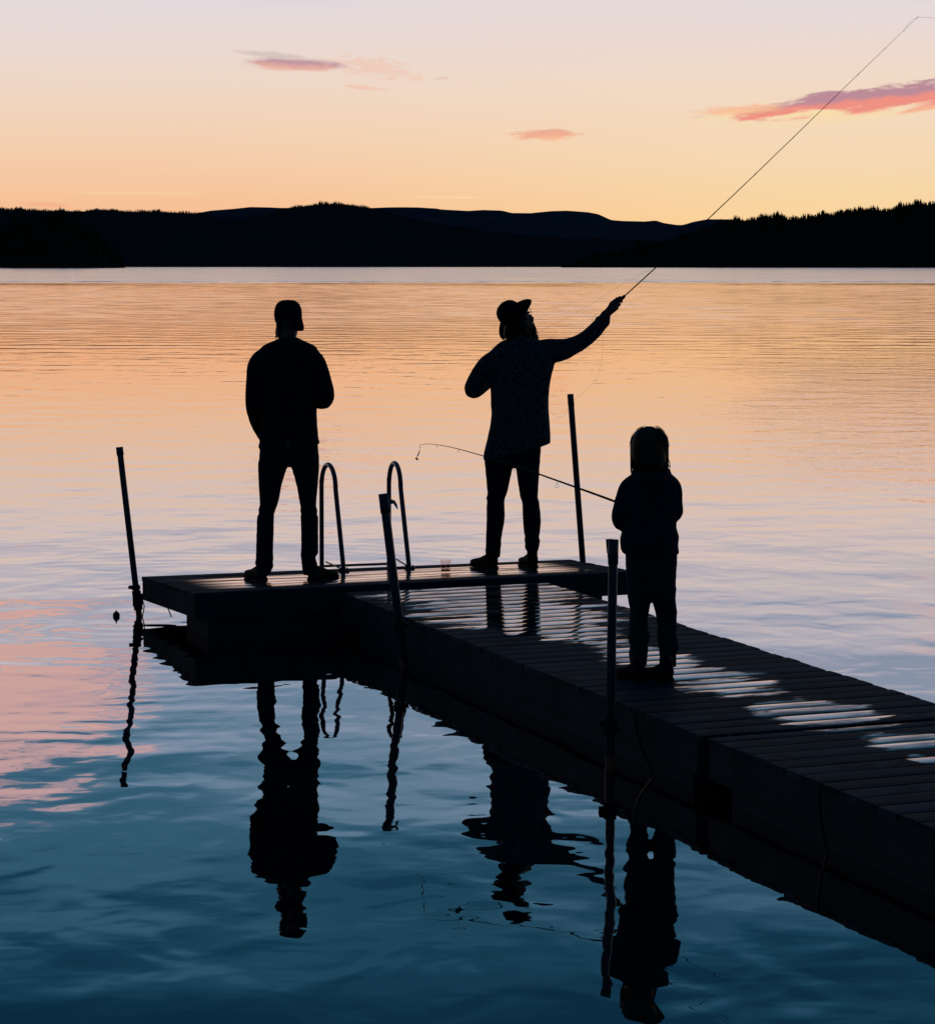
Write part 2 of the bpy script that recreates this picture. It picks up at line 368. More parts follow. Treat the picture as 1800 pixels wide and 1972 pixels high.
def loft_px(mb, secs, d0, n=32, k=4, ex=2.4):
    """secs rows: (y, xl, xr, half depth, depth offset[, tilt px])"""
    A = cat_rom([(*q, 0.0) if len(q) == 5 else q for q in secs], k)
    R = []
    for (y, xl, xr, hd, dd, tilt) in A:
        d = d0+dd; c = P((xl+xr)/2, y, d); hw = max(0.001, (xr-xl)/2/F*d); tz = tilt/F*d
        ring = []
        for j in range(n):
            a = 2*math.pi*j/n; ca, sa = math.cos(a), math.sin(a)
            ux = math.copysign(abs(ca)**(2/ex), ca); uy = math.copysign(abs(sa)**(2/ex), sa)
            ring.append(Vector((c.x+hw*ux, c.y+hd*uy, c.z-tz*(-ux))))
        R.append(ring)
    # rounded closing rings
    def shrink(r, f, dz):
        c = sum(r, Vector())/len(r); return [c+(p-c)*f+Vector((0,0,dz)) for p in r]
    s0 = 1 if R[0][0].z > R[1][0].z else -1
    R = [shrink(R[0], 0.5, 0.008*s0), shrink(R[0], 0.85, 0.004*s0)]+R+[shrink(R[-1], 0.9, -0.004*s0), shrink(R[-1], 0.5, -0.007*s0)]
    mb.rings(R)
def limb_px(mb, pts, d0, n=16, k=4):
    """pts rows: (x, y, r px, depth offset)"""
    A = cat_rom(pts, k)
    mb.tube([P(a[0], a[1], d0+a[3]) for a in A], [a[2]/F*(d0+a[3]) for a in A], n)
def remesh(mb, name, mat, voxel=0.008, smooth=4, wrinkle=0.0, wscale=(14,14,9), parent=None, origin=None, zcut=None):
    me = mb.mesh('tmp'); ob = bpy.data.objects.new('tmp', me); COL.objects.link(ob)
    md = ob.modifiers.new('r', 'REMESH'); md.mode = 'VOXEL'; md.voxel_size = voxel; md.use_smooth_shade = True
    if smooth:
        sm = ob.modifiers.new('s', 'SMOOTH'); sm.iterations = smooth; sm.factor = 0.5
    dg = bpy.context.evaluated_depsgraph_get(); ev = ob.evaluated_get(dg)
    m2 = bpy.data.meshes.new_from_object(ev, depsgraph=dg); m2.name = name
    bpy.data.objects.remove(ob); bpy.data.meshes.remove(me)
    nv = len(m2.vertices); co = np.empty(nv*3, np.float32); m2.vertices.foreach_get('co', co); co = co.reshape(-1,3)
    if wrinkle:
        no = np.empty(nv*3, np.float32); m2.vertex_normals.foreach_get('vector', no); no = no.reshape(-1,3)
        s = np.zeros(nv)
        r2 = np.random.default_rng(len(name)+nv % 97)
        for q in range(14):
            k = r2.normal(size=3)*np.array(wscale)*(1.0+0.12*q); ph = r2.uniform(0, 6.28)
            w = np.sin(co @ k + ph + 1.5*np.sin(co @ (r2.normal(size=3)*6)))
            s += (1-np.abs(w))**1.5/(1+0.12*q)-0.35
        co = co+no*(s*wrinkle/3.0)[:, None]
    if origin is not None: co = co-np.array(origin)
    m2.vertices.foreach_set('co', co.astype(np.float32).ravel()); m2.update()
    m2.polygons.foreach_set('use_smooth', [True]*len(m2.polygons))
    o2 = bpy.data.objects.new(name, m2); COL.objects.link(o2); m2.materials.clear(); m2.materials.append(mat)
    if origin is not None: o2.location = origin
    if parent is not None: setpar(o2, parent)
    return o2

# ------------------------------------------------------------------ water
m, t = newmat('lake_water'); tcn = t.n.new('ShaderNodeTexCoord').outputs['Object']
wx, wy, wz = t.sep(tcn)
dist = t.m('SQRT', t.m('ADD', t.m('MULTIPLY', wx, wx), t.m('MULTIPLY', wy, wy)))
A_ = []
def wave(scx, scy, amp, detail, seed, rough=0.5, distn=0.0):
    v = t.comb(t.m('MULTIPLY', wx, scx), t.m('MULTIPLY', wy, scy), seed)
    return t.m('MULTIPLY', t.noise(v, 1.0, detail, rough, distn), amp)
grow = t.step(dist, 22.0, 140.0)
patch = t.step(t.noise(t.comb(t.m('MULTIPLY', wx, 0.035), t.m('MULTIPLY', wy, 0.02), 5.0), 1.0, 3.0), 0.35, 0.65)
h = wave(0.75, 0.85, 0.014, 1.0, 1.0)
h = t.m('ADD', h, wave(2.8, 2.2, 0.0036, 1.0, 2.0, 0.5, 0.5))
h = t.m('ADD', h, wave(6.0, 7.0, 0.0005, 1.0, 3.0, 0.45, 0.3))
far = wave(1.6, 3.4, 0.0055, 3.0, 4.0)
far2 = wave(0.4, 0.9, 0.017, 2.0, 6.0)
h = t.m('ADD', h, t.m('MULTIPLY', t.m('ADD', far, far2), t.m('MULTIPLY', grow, t.m('ADD', 0.25, t.m('MULTIPLY', patch, 0.3)))))
# ruffled patch on the right, at the middle distance
ang = t.m('DIVIDE', wx, t.m('MAXIMUM', wy, 1.0))
rn = t.m('MULTIPLY', t.m('SUBTRACT', t.noise(t.comb(t.m('MULTIPLY', wx, 0.25), t.m('MULTIPLY', wy, 0.12), 2.0), 1.0, 3.0), 0.5), 0.10)
ruf = t.m('MULTIPLY', t.step(t.m('ADD', ang, rn), 0.07, 0.14), t.m('MULTIPLY', t.step(dist, 22.0, 30.0), t.m('SUBTRACT', 1.0, t.step(dist, 46.0, 80.0))))
h = t.m('ADD', h, t.m('MULTIPLY', wave(3.0, 7.0, 0.0045, 3.0, 7.0, 0.55), ruf))
pa = P(262, 1187, 16.2)
rr = t.m('SQRT', t.m('ADD', t.m('POWER', t.m('SUBTRACT', wx, pa.x), 2.0), t.m('POWER', t.m('SUBTRACT', wy, pa.y), 2.0)))
ringn = t.noise(tcn, 0.8, 2.0)
ring = t.m('MULTIPLY', t.m('SINE', t.m('ADD', t.m('MULTIPLY', rr, 26.0), t.m('MULTIPLY', ringn, 5.0))), t.m('MULTIPLY', t.m('SUBTRACT', 1.0, t.step(rr, 0.8, 7.0)), t.m('MULTIPLY', t.step(ringn, 0.40, 0.62), 0.00042)))
h = t.m('ADD', h, ring)
bn = t.n.new('ShaderNodeBump'); bn.inputs['Strength'].default_value = 1.0; bn.inputs['Distance'].default_value = 1.0
t.put(h, bn.inputs['Height'])
wig = t.m('MULTIPLY', t.m('SUBTRACT', t.noise(t.comb(t.m('MULTIPLY', wx, 0.02), 0.0, 0.0), 1.0, 2.0), 0.5), 30.0)
band = t.step(t.m('ADD', dist, wig), 300.0, 318.0)
streak = t.m('MULTIPLY', t.step(dist, 190.0, 290.0), t.step(t.noise(t.comb(t.m('MULTIPLY', wx, 0.05), t.m('MULTIPLY', wy, 0.035), 8.0), 1.0, 4.0, 0.6), 0.45, 0.6))
rgh = t.m('ADD', t.m('MULTIPLY', t.step(dist, 25.0, 110.0), t.m('SUBTRACT', 0.09, t.m('MULTIPLY', streak, 0.03))), t.m('MULTIPLY', band, 0.10))
gl = t.n.new('ShaderNodeBsdfGlossy'); gl.distribution = 'MULTI_GGX'; t.put(rgh, gl.inputs['Roughness']); t.l.new(bn.outputs[0], gl.inputs['Normal'])
df = t.n.new('ShaderNodeBsdfDiffuse'); df.inputs['Color'].default_value = (0.0008,0.006,0.012,1)
fr = t.n.new('ShaderNodeFresnel'); fr.inputs[0].default_value = 1.333; t.l.new(bn.outputs[0], fr.inputs[1])
t.put(t.mix(t.m('MULTIPLY', t.step(fr.outputs[0], 0.30, 0.85), t.m('SUBTRACT', 1.0, t.m('MULTIPLY', band, 0.85))), (1.0,0.97,0.95), (1.0,0.765,0.60)), gl.inputs['Color'])  # grazing angles tinted warm: orange glow and warm air put into gloss colour
mx = t.n.new('ShaderNodeMixShader'); t.put(t.m('POWER', fr.outputs[0], 0.28), mx.inputs[0]); t.l.new(df.outputs[0], mx.inputs[1]); t.l.new(gl.outputs[0], mx.inputs[2])
t.l.new(mx.outputs[0], t.out.inputs[0])
# one sheet; from about 30 m out it carries real wavelets, steeper beyond the wind line
ys = np.concatenate([[-3000,-300,-40], np.arange(-10, 28, 2.0), np.arange(28, 330, 0.2), 330*np.cumprod(np.full(60, 1.057))])
sc_ = np.linspace(-1, 1, 181)
half = np.where(ys > 0, 0.215*np.maximum(ys,0)+10, 10.0)
GX = np.concatenate([np.full((len(ys),1), -1.0)*9000, np.outer(half, sc_), np.full((len(ys),1), 9000.0)], axis=1)
GY = np.repeat(ys[:,None], GX.shape[1], 1)
r3 = np.random.default_rng(3); Z_ = np.zeros_like(GX); NW = 26
for q in range(NW):
    lam = 0.85*(3.6/0.85)**(q/(NW-1)); th = r3.normal(0, 0.38)+0.1; k = 2*math.pi/lam; kx = k*math.sin(th); ky = k*math.cos(th); st_ = math.sqrt(2/NW)
    Z_ += st_/k*np.sin(kx*GX+ky*GY+r3.uniform(0,6.28)+0.8*np.sin(0.05*GX+0.031*GY*(1+q*0.1)+q))
sm = lambda a, b, x: (lambda t_: t_*t_*(3-2*t_))(np.clip((x-a)/(b-a), 0, 1))
gust = 0.75+0.5*(0.5+0.5*np.sin(GX*0.11+GY*0.043+2*np.sin(GY*0.02)+1.3*np.sin(GX*0.05)))
amp = 0.018*sm(32, 125, GY)*gust+0.045*sm(304, 316, GY+3*np.sin(GX*0.06))
amp *= (1-0.55*sm(235, 300, GY)*(1-sm(300, 306, GY)))
amp *= (1-sm(360, 700, GY))
Z_ *= amp; Z_[:,0] = 0; Z_[:,-1] = 0; Z_[:,1] = 0; Z_[:,-2] = 0
nyy, nxx = GX.shape
co = np.stack([GX, GY, Z_], -1).reshape(-1,3).astype(np.float32)
ii = (np.arange(nyy-1)[:,None]*nxx+np.arange(nxx-1)[None,:]).ravel()
fa = np.stack([ii, ii+1, ii+1+nxx, ii+nxx], -1).astype(np.int32)
me = bpy.data.meshes.new('water'); me.vertices.add(len(co)); me.vertices.foreach_set('co', co.ravel())
me.loops.add(fa.size); me.loops.foreach_set('vertex_index', fa.ravel()); me.polygons.add(len(fa)); me.polygons.foreach_set('loop_start', np.arange(0, fa.size, 4, dtype=np.int32))
me.update(calc_edges=True); me.polygons.foreach_set('use_smooth', [True]*len(fa)); me.materials.append(m)
water = bpy.data.objects.new('water', me); COL.objects.link(water); tag(water, 'calm lake water reflecting the sunset sky', None, kind='structure')

# ------------------------------------------------------------------ hills and forests
def hill(name, prof, dshore, dridge, mat, label, depth_noise=1.0, nz=0.0, rows=14):
    prof = np.array(prof, float)
    xs = np.arange(prof[0,0], prof[-1,0]+1, 6.0)
    ys = np.interp(xs, prof[:,0], prof[:,1])
    vs = []; nx = len(xs)
    rs = list(np.linspace(0, 1, rows))+[1.15, 1.45]
    for r in rs:
        for i, x in enumerate(xs):
            zr = H-TY(ys[i])*dridge
            zr = max(zr, 1.0)
            d = dshore+(dridge-dshore)*r
            X = (x-900)/F*dridge
            if r <= 1: z = zr*(1-(1-r)**1.5) if r < 1 else zr
            else: z = zr*(1-(r-1)*1.6)
            if 0 < r < 1: z *= 1-0.12*abs(math.sin(X*0.011+r*5))*(1-r); z += 2.0*math.sin(X*0.05+r*17)*r*(1-r)
            if r == 0: z = -0.5; d += 6*math.sin(X*0.013)+4*math.sin(X*0.05)
            vs.append((X*min(1.0, d/dridge), d, z))
    fs = []
    for a in range(len(rs)-1):
        for i in range(nx-1):
            fs.append((a*nx+i, a*nx+i+1, (a+1)*nx+i+1, (a+1)*nx+i))
    b = MB(); b.add(vs, fs); o = b.build(name, mat); tag(o, label, None, kind='structure'); return o
sky_far = [(-700,398),(-200,400),(0,405),(380,411),(410,406),(450,403),(485,399.5),(510,400.5),(555,402),(600,400),(700,402),(720,401),(750,400.5),(800,400.5),(840,402),(850,404),(900,406.5),(930,404.5),(965,406),
  (985,411),(1020,411.5),(1060,407.5),(1090,406.5),(1130,409),(1150,412.5),(1175,424),(1200,426),(1240,427),(1260,425),(1275,430),(1300,434),(1312,434),(1330,428.5),(1360,422.5),(1400,422.5),(1430,425),(1500,432),(1800,430),(2500,420)]
sky_mid = [(-700,395),(-200,399),(0,402),(30,404),(120,407),(168,408),(185,403.5),(205,404),(240,407),(330,409.5),(370,411),(420,421),(470,424),(520,413),(555,404),(575,399),(600,395),(625,393),(680,395),(705,400),(760,414),
  (850,436),(950,450),(1100,462),(1300,468),(1600,470),(2400,470)]
sky_near = [(1080,514),(1180,494),(1260,476),(1330,452),(1385,433),(1420,429),(1450,425),(1500,422),(1540,423),(1580,417),(1620,410),(1650,406),(1700,407),(1740,402),(1800,390),(1900,372),(2100,350),(2500,330)]
sky_dome = [(-500,470),(-60,465),(10,458),(35,440),(70,432),(120,431),(155,434),(185,452),(210,480),(228,500),(245,514)]
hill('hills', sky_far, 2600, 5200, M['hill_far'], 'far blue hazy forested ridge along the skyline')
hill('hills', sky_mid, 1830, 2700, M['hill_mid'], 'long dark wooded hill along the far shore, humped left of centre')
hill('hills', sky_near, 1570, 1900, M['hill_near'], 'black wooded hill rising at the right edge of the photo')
hill('hills', sky_dome, 1420, 1560, M['hill_near'], 'low black rounded headland at the left end of the shore')

def forest(name, prof, dsh, drd, n, hgt, mat, label, xr, scale_w=0.17, rowbias=0.5, ridge_n=0):
    prof = np.array(prof, float); V_, F_ = [], []; c = 0
    xs = [random.uniform(*xr) for _ in range(n+ridge_n)]
    for q, x in enumerate(xs):
        y = np.interp(x, prof[:,0], prof[:,1])
        r = random.random()**rowbias if q < n else random.uniform(0.97, 1.02)
        zr = max(1.0, H-TY(y)*drd); d = dsh+(drd-dsh)*r
        z = zr*(1-(1-r)**1.5) if r < 1 else zr; X = (x-900)/F*min(d, drd)
        hh = hgt*random.choice([random.uniform(0.55,0.85), random.uniform(0.7,1.0), random.uniform(0.9,1.3)]); hh *= 0.55+0.75*abs(math.sin(x*0.037)*math.sin(x*0.011+1)+0.35*math.sin(x*0.19)); w = hh*scale_w*random.uniform(0.7,1.3)
        z0 = z-hh*0.15; lean = random.uniform(-0.02,0.02)*hh
        tiers = 4 if random.random() < 0.75 else 2
        for k in range(tiers):
            f0 = k/tiers; f1 = min(1.0, (k+1.45)/tiers)
            zz0 = z0+hh*(0.1+0.9*f0); zz1 = z0+hh*(0.1+0.9*f1); rr = w*(1-f0)*random.uniform(0.75,1.2); a0 = random.uniform(0, 6)
            base = [(X+lean*f0+rr*math.cos(a0+j*1.047)*random.uniform(0.6,1.2), d+rr*math.sin(a0+j*1.047), zz0+random.uniform(-.03,.03)*hh) for j in range(6)]
            V_.extend(base); V_.append((X+lean*f1, d, zz1))
            for j in range(6): F_.append((c+j, c+(j+1)%6, c+6))
            c += 7
    b = MB(); b.add(V_, F_); o = b.build(name, mat, smooth=False); tag(o, label, 'forest', kind='stuff'); return o
forest('conifer_forest', sky_near, 1570, 1900, 4500, 5.0, M['hill_near'], 'jagged conifer forest covering the black hill at right', (1100,2500), ridge_n=2200)
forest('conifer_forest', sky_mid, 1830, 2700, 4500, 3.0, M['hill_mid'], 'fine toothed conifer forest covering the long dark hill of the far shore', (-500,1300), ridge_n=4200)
forest('conifer_forest', sky_dome, 1420, 1560, 900, 9.0, M['hill_near'], 'dark trees on the low rounded headland at the left end of the shore', (-500,240), scale_w=0.3, ridge_n=150)

# ------------------------------------------------------------------ the dock
ZW, ZT, ZR = 0.27, 0.292, 0.25      # walkway, platform front edge, platform back edge (it lists a little)
def ZP(b): return ZT+(ZR-ZT)*b
u = Vector((-1820/F, 1.005, 0)).normalized()       # along the walkway, away from the camera
v = Vector((u.y, -u.x, 0)).normalized()        # across, to the right
def deckpt(px, py, z): d = (H-z)/TY(py); return P(px, py, d)
P0 = deckpt(1167, 1342, ZW)                    # a point on the walkway's left edge
O0 = Vector((P0.x, P0.y, 0))
WID = 1.375; PITCH = 0.149
def loc_w(px, py): q = deckpt(px, py, ZW)-O0; return (q.x*v.x+q.y*v.y, q.x*u.x+q.y*u.y)
FL = deckpt(374, 1143, ZT); RL = deckpt(272, 1110, ZR); RR_ = deckpt(1095, 1077, ZR); FR = deckpt(1222, 1100, ZT)
def tfront(s):     # t coordinate of the platform's front edge at walkway coordinate s
    a = FL-O0; b = FR-O0
    sa, ta = a.x*v.x+a.y*v.y, a.x*u.x+a.y*u.y; sb, tb = b.x*v.x+b.y*v.y, b.x*u.x+b.y*u.y
    return ta+(tb-ta)*(s-sa)/(sb-sa)
t_end = min(tfront(0), tfront(WID))-0.03
joints = [loc_w(1600, 1405)[1]]
print('t_end', t_end, 'joint', joints, 'left', loc_w(680,1140), 'w', loc_w(1550,1274))
puds = []
for (xa, xb, ya, yb) in [(690,1200,1122,1168),(770,1190,1150,1204),(960,1200,1190,1238),(1180,1345,1236,1306),(1290,1520,1292,1348),(1440,1690,1340,1398),(1650,1850,1408,1446),(1740,1800,1448,1470)]:
    cx, cy = (xa+xb)/2, (ya+yb)/2
    a = loc_w(cx, cy); l = loc_w(xa, cy); r = loc_w(xb, cy); tt = loc_w(cx, ya); bb = loc_w(cx, yb)
    puds.append((a[0], a[1], abs(r[0]-l[0])/2*1.12, abs(tt[1]-bb[1])/2*1.25))
M['deck'] = woodmat('wet_planks', puds, 0.7)
M['deckT'] = woodmat('wet_platform_planks', None, 0.8, wet_all=1.0, pitch=0.136)
M['beam'] = simple('beam_wood', (0.040,0.050,0.058), 0.85, var=0.9, scale=4, bump=0.006, bscale=30)
ROT = math.atan2(v.y, v.x)
def plank(mb, x0, x1, y0, w, z, th=0.028, crown=0.0016, tilt=0.0, seg=6, nl=4, sag=0.0):
    """one board along local x, crowned across"""
    prof = [(q/seg) for q in range(seg+1)]
    R = []
    for i in range(nl+1):
        f = i/nl; x = x0+(x1-x0)*f; ring = []
        for q in prof:
            yy = y0+w*q; e = (2*q-1)
            zz = z-crown*e*e-(0.0012 if q in (0,1) else 0)+tilt*e+sag*math.sin(f*3.1)
            ring.append((x, yy, zz))
        ring += [(x, y0+w, z-th), (x, y0, z-th)]
        R.append(ring)
    mb.rings(R)
wk = thing('dock_walkway', (O0.x, O0.y, 0), 'long wet plank walkway on floats running from the right edge to the end platform', 'dock')
wk.rotation_euler = (0, 0, ROT)
def child_local(mb, name, mat, parent, smooth=True):
    me = mb.mesh(name, smooth)
    if smooth: me.set_sharp_from_angle(angle=math.radians(40))
    ob = bpy.data.objects.new(name, me); COL.objects.link(ob); ob.data.materials.append(mat); ob.parent = parent; return ob
T_NEAR = -9.0
def sec_planks(t0, t1, first=False):
    mb = MB(); tcur = t1
    while tcur-PITCH > t0:
        w = PITCH-random.uniform(0.008, 0.014)
        y0 = math.floor((tcur-0.001)/PITCH)*PITCH-PITCH+0.004
        plank(mb, -0.006+random.uniform(-0.006,0.004), WID+random.uniform(-0.006,0.014), y0, (w-0.05 if first else w), ZW+random.uniform(-0.0012,0.0012), crown=random.uniform(0.0002,0.0009), tilt=random.uniform(-0.0006,0.0004)); first = False
        tcur = y0+0.0005
    return mb
j = round(joints[0]/PITCH)*PITCH
dk = child_local(sec_planks(j-0.03, t_end), 'deck_planks', M['deck'], wk); shade = None
dk2 = child_local(sec_planks(T_NEAR, j+0.002, True), 'deck_planks', M['deck'], wk)
# side beams, in lengths with seams
def beams(t0, t1, seams, side):
    mb = MB(); x = 0.0 if side < 0 else WID
    cuts = [t0]+[s for s in seams if t0 < s < t1]+[t1]
    for a, b in zip(cuts[:-1], cuts[1:]):
        mb.box((x+side*(-0.022), (a+b)/2, ZW-0.028-0.079), (0.022, (b-a)/2-0.004, 0.078))
    return mb
sea = [loc_w(945,1253)[1], j-1.9, j-4.2]
for side in (-1, 1):
    for a, b in ((j+0.06, t_end+0.0), (T_NEAR, j-0.05)):
        child_local(beams(a, b, sea, side), 'side_beam', M['beam'], wk, smooth=False)
# floats
for (ta, tb) in ((j+0.16, t_end-0.3), (T_NEAR+1, j-0.22)):
    mb = MB(); mb.box((WID/2, (ta+tb)/2, (ZW-0.188-0.25)/2), (WID/2-0.03, (tb-ta)/2, (ZW-0.188+0.25)/2))
    child_local(mb, 'float_block', M['float'], wk, smooth=False)
for k, tj in enumerate((j+0.0,)):
    mb = MB(); mb.box((WID/2, tj+0.005, ZW-0.11), (WID/2-0.05, 0.09, 0.05)); child_local(mb, 'joint_beam', M['beam'], wk, smooth=False)
# hanging cables on the walkway side
for (xa, ya, xb, yb) in ((1232,1368,1268,1480),(1572,1512,1588,1600)):
    qa = loc_w(xa, ya); qb = loc_w(xb, ya+(xb-xa)*0.4)
    mb = MB(); pts = []
    for f in np.linspace(0, 1, 10): pts.append((-0.024-0.006*math.sin(f*3.1), qa[1]+(qb[1]-qa[1])*f**1.6, ZW-0.02-0.24*f))
    mb.tube(pts, 0.007, 8); child_local(mb, 'hanging_cable', M['black'], wk)

# end platform
tp = thing('dock_platform', (FL.x, FL.y, 0), 'wet wooden end platform across the head of the walkway, two men standing on it', 'dock')
tv = (FR-FL); tlen = tv.length; tvn = tv.normalized(); tun = Vector((-tvn.y, tvn.x, 0)); tp.rotation_euler = (0,0,math.atan2(tvn.y, tvn.x))
def tl(p): q = p-FL; return (q.x*tvn.x+q.y*tvn.y, q.x*tun.x+q.y*tun.y)
c00 = (0,0); c10 = tl(FR); c01 = tl(RL); c11 = tl(RR_)
print('platform', c10, c01, c11)
def bil(a, b, z):
    x = (c00[0]*(1-a)+c10[0]*a)*(1-b)+(c01[0]*(1-a)+c11[0]*a)*b
    y = (c00[1]*(1-a)+c10[1]*a)*(1-b)+(c01[1]*(1-a)+c11[1]*a)*b
    return (x, y, z+(ZR-ZT)*b)
mb = MB(); NP = 7; seg = 6
for k in range(NP):
    b0 = k/NP+0.005; b1 = (k+1)/NP-0.008; R = []; cr = random.uniform(0.0001,0.0006); zt = ZT+random.uniform(-0.001,0.001)
    for i in range(9):
        a = i/8; ring = []
        for q in range(seg+1):
            e = 2*q/seg-1; p = bil(a, b0+(b1-b0)*q/seg, zt-cr*e*e-(0.0012 if abs(e) == 1 else 0)); ring.append(p)
        ring += [bil(a, b1, ZT-0.028), bil(a, b0, ZT-0.028)]
        R.append(ring)
    mb.rings(R)
child_local(mb, 'deck_planks', M['deckT'], tp)
def quadbox(mb, A, B, z0, z1, th=0.04):
    A = Vector(A); B = Vector(B); d = (B-A).normalized(); n_ = Vector((-d.y, d.x, 0))*th
    lo = [A+Vector((0,0,z0)), B+Vector((0,0,z0)), B+n_+Vector((0,0,z0)), A+n_+Vector((0,0,z0))]
    hi = [p+Vector((0,0,z1-z0)) for p in lo]
    mb.add(lo+hi, [(0,3,2,1),(4,5,6,7),(0,1,5,4),(1,2,6,5),(2,3,7,6),(3,0,4,7)])
cs = [bil(0.002,0.004,0), bil(0.998,0.004,0), bil(0.998,0.996,0), bil(0.002,0.996,0)]
for i in range(4):
    A = cs[i]; B = cs[(i+1) % 4]; mb = MB()
    ins = 0.003 if i % 2 == 0 else 0.001
    dv = (Vector(B)-Vector(A)).normalized()*(0.045 if i % 2 else 0.0)
    quadbox(mb, Vector(A)+dv, Vector(B)-dv, ZT-0.028-0.130, ZT-0.030, 0.04)
    child_local(mb, 'side_beam', M['beam'], tp, smooth=False)
for (a0, a1) in ((0.035, 0.46), (0.54, 0.93)):
    mb = MB(); z0, z1 = -0.2, ZT-0.165
    mb.add([bil(a0,0.05,z0),bil(a1,0.05,z0),bil(a1,0.8,z0),bil(a0,0.44,z0),bil(a0,0.05,z1),bil(a1,0.05,z1),bil(a1,0.8,z1),bil(a0,0.44,z1)], [(0,3,2,1),(4,5,6,7),(0,1,5,4),(1,2,6,5),(2,3,7,6),(3,0,4,7)])
    child_local(mb, 'float_block', M['float'], tp, smooth=False)
mb = MB(); pts = [tl(P(274,1158,16.1))+(0.12,), tl(P(278,1170,16.1))+(0.07,), tl(P(274,1182,16.1))+(0.0,)]
mb.tube(pts, 0.004, 6); child_local(mb, 'hanging_rope', M['rope'], tp)
mb = MB(); mb.tube([tl(P(322,1170,15.8))+(0.11,), tl(P(330,1182,15.9))+(0.03,)], 0.004, 6); child_local(mb, 'hanging_rope', M['rope'], tp)

# ------------------------------------------------------------------ mooring posts
def post(top, bot, dtop, dbot, r, label, sleeve=0.0, sleeve_r=1.18, clamp=None, cap=True, group='mooring posts of the dock'):
    a = P(*top, dtop); b = P(*bot, dbot); d = (b-a).normalized(); b2 = b+d*0.6
    e = thing('mooring_post', (b.x, b.y, 0), label, 'post', group)
    mb = MB(); n = 20; T = d; N = Vector((1,0,0)); N = (N-T*N.dot(T)).normalized(); B = T.cross(N)
    def ring(p, rr): return [p+(N*math.cos(2*math.pi*j/n)+B*math.sin(2*math.pi*j/n))*rr for j in range(n)]
    hole = r*0.80
    mb.rings([ring(a+d*0.03, hole), ring(a, hole), ring(a, r), ring(a+d*0.001, r*1.01), ring(b2, r)])
    pole = mb.build('pole', M['steel'], e, smooth=False)
    for p in pole.data.polygons: p.use_smooth = True
    if sleeve:
        mb = MB(); rr = r*sleeve_r; mb.rings([ring(a-d*0.004, r*0.9), ring(a-d*0.004, rr), ring(a+d*sleeve, rr), ring(a+d*sleeve, r*0.99)], cap=False)
        mb.build('top_sleeve', M['steel'], e)
    if clamp:
        for (f, hh, sx) in clamp:
            c = a+(b-a)*f; mb = MB(); rr = r*1.45
            mb.rings([ring(c-d*hh/2, r*1.02), ring(c-d*hh/2, rr), ring(c+d*hh/2, rr), ring(c+d*hh/2, r*1.02)], cap=False)
            mb.box(c+Vector((sx*0.02, 0.02, 0)), (0.03, 0.03, hh*0.3))
            mb.build('clamp', M['rust'], e, smooth=False)
    return e
d1 = H/TY(1187)
post((230,862), (268,1187), d1+0.1, d1, 0.0205, 'thin tilted steel post at the left end of the platform', sleeve=0.05, clamp=[(0.83,0.03,-1),(0.905,0.13,0)])
post((1098,760), (1127,1150), 17.35, 17.15, 0.0215, 'tall steel post behind the platform, right of the man in the hat', sleeve=0.08, sleeve_r=1.06)
post((738,952), (778,1278), 14.12, 14.05, 0.0255, 'leaning steel post in front of the ladder at the walkway corner', sleeve=0.11, sleeve_r=1.15, clamp=[(0.78,0.05,1)])
post((1181,1041), (1173,1480), H/TY(1480), H/TY(1480), 0.0215, 'thick upright steel post with tubular cap beside the child', sleeve=0.11, sleeve_r=1.12, clamp=[(0.80,0.05,-1),(0.83,0.03,1)])
post((1172,1039), (1183,1170), 16.6, H/TY(1170), 0.0185, 'short dark post tip peeking out from behind the capped post beside the child', sleeve=0.09, sleeve_r=1.15)
# rag tied on the leaning post
mb = MB(); dd = 14.13; pts = [P(748,968,dd),P(754,966,dd),P(759,967,dd),P(763,974,dd+0.02),P(765,980,dd+0.02)]
mb.tube(pts, [0.012,0.014,0.011,0.009,0.003], 8, flat=0.35)
mb.tube([P(750,970,dd),P(752,976,dd),P(750,981,dd)], [0.014,0.010,0.004], 8, flat=0.35)
rg = mb.build('cloth_rag', M['cloth'], origin=P(750,970,dd)); tag(rg, 'small pale rag tied near the top of the leaning post', 'rag')

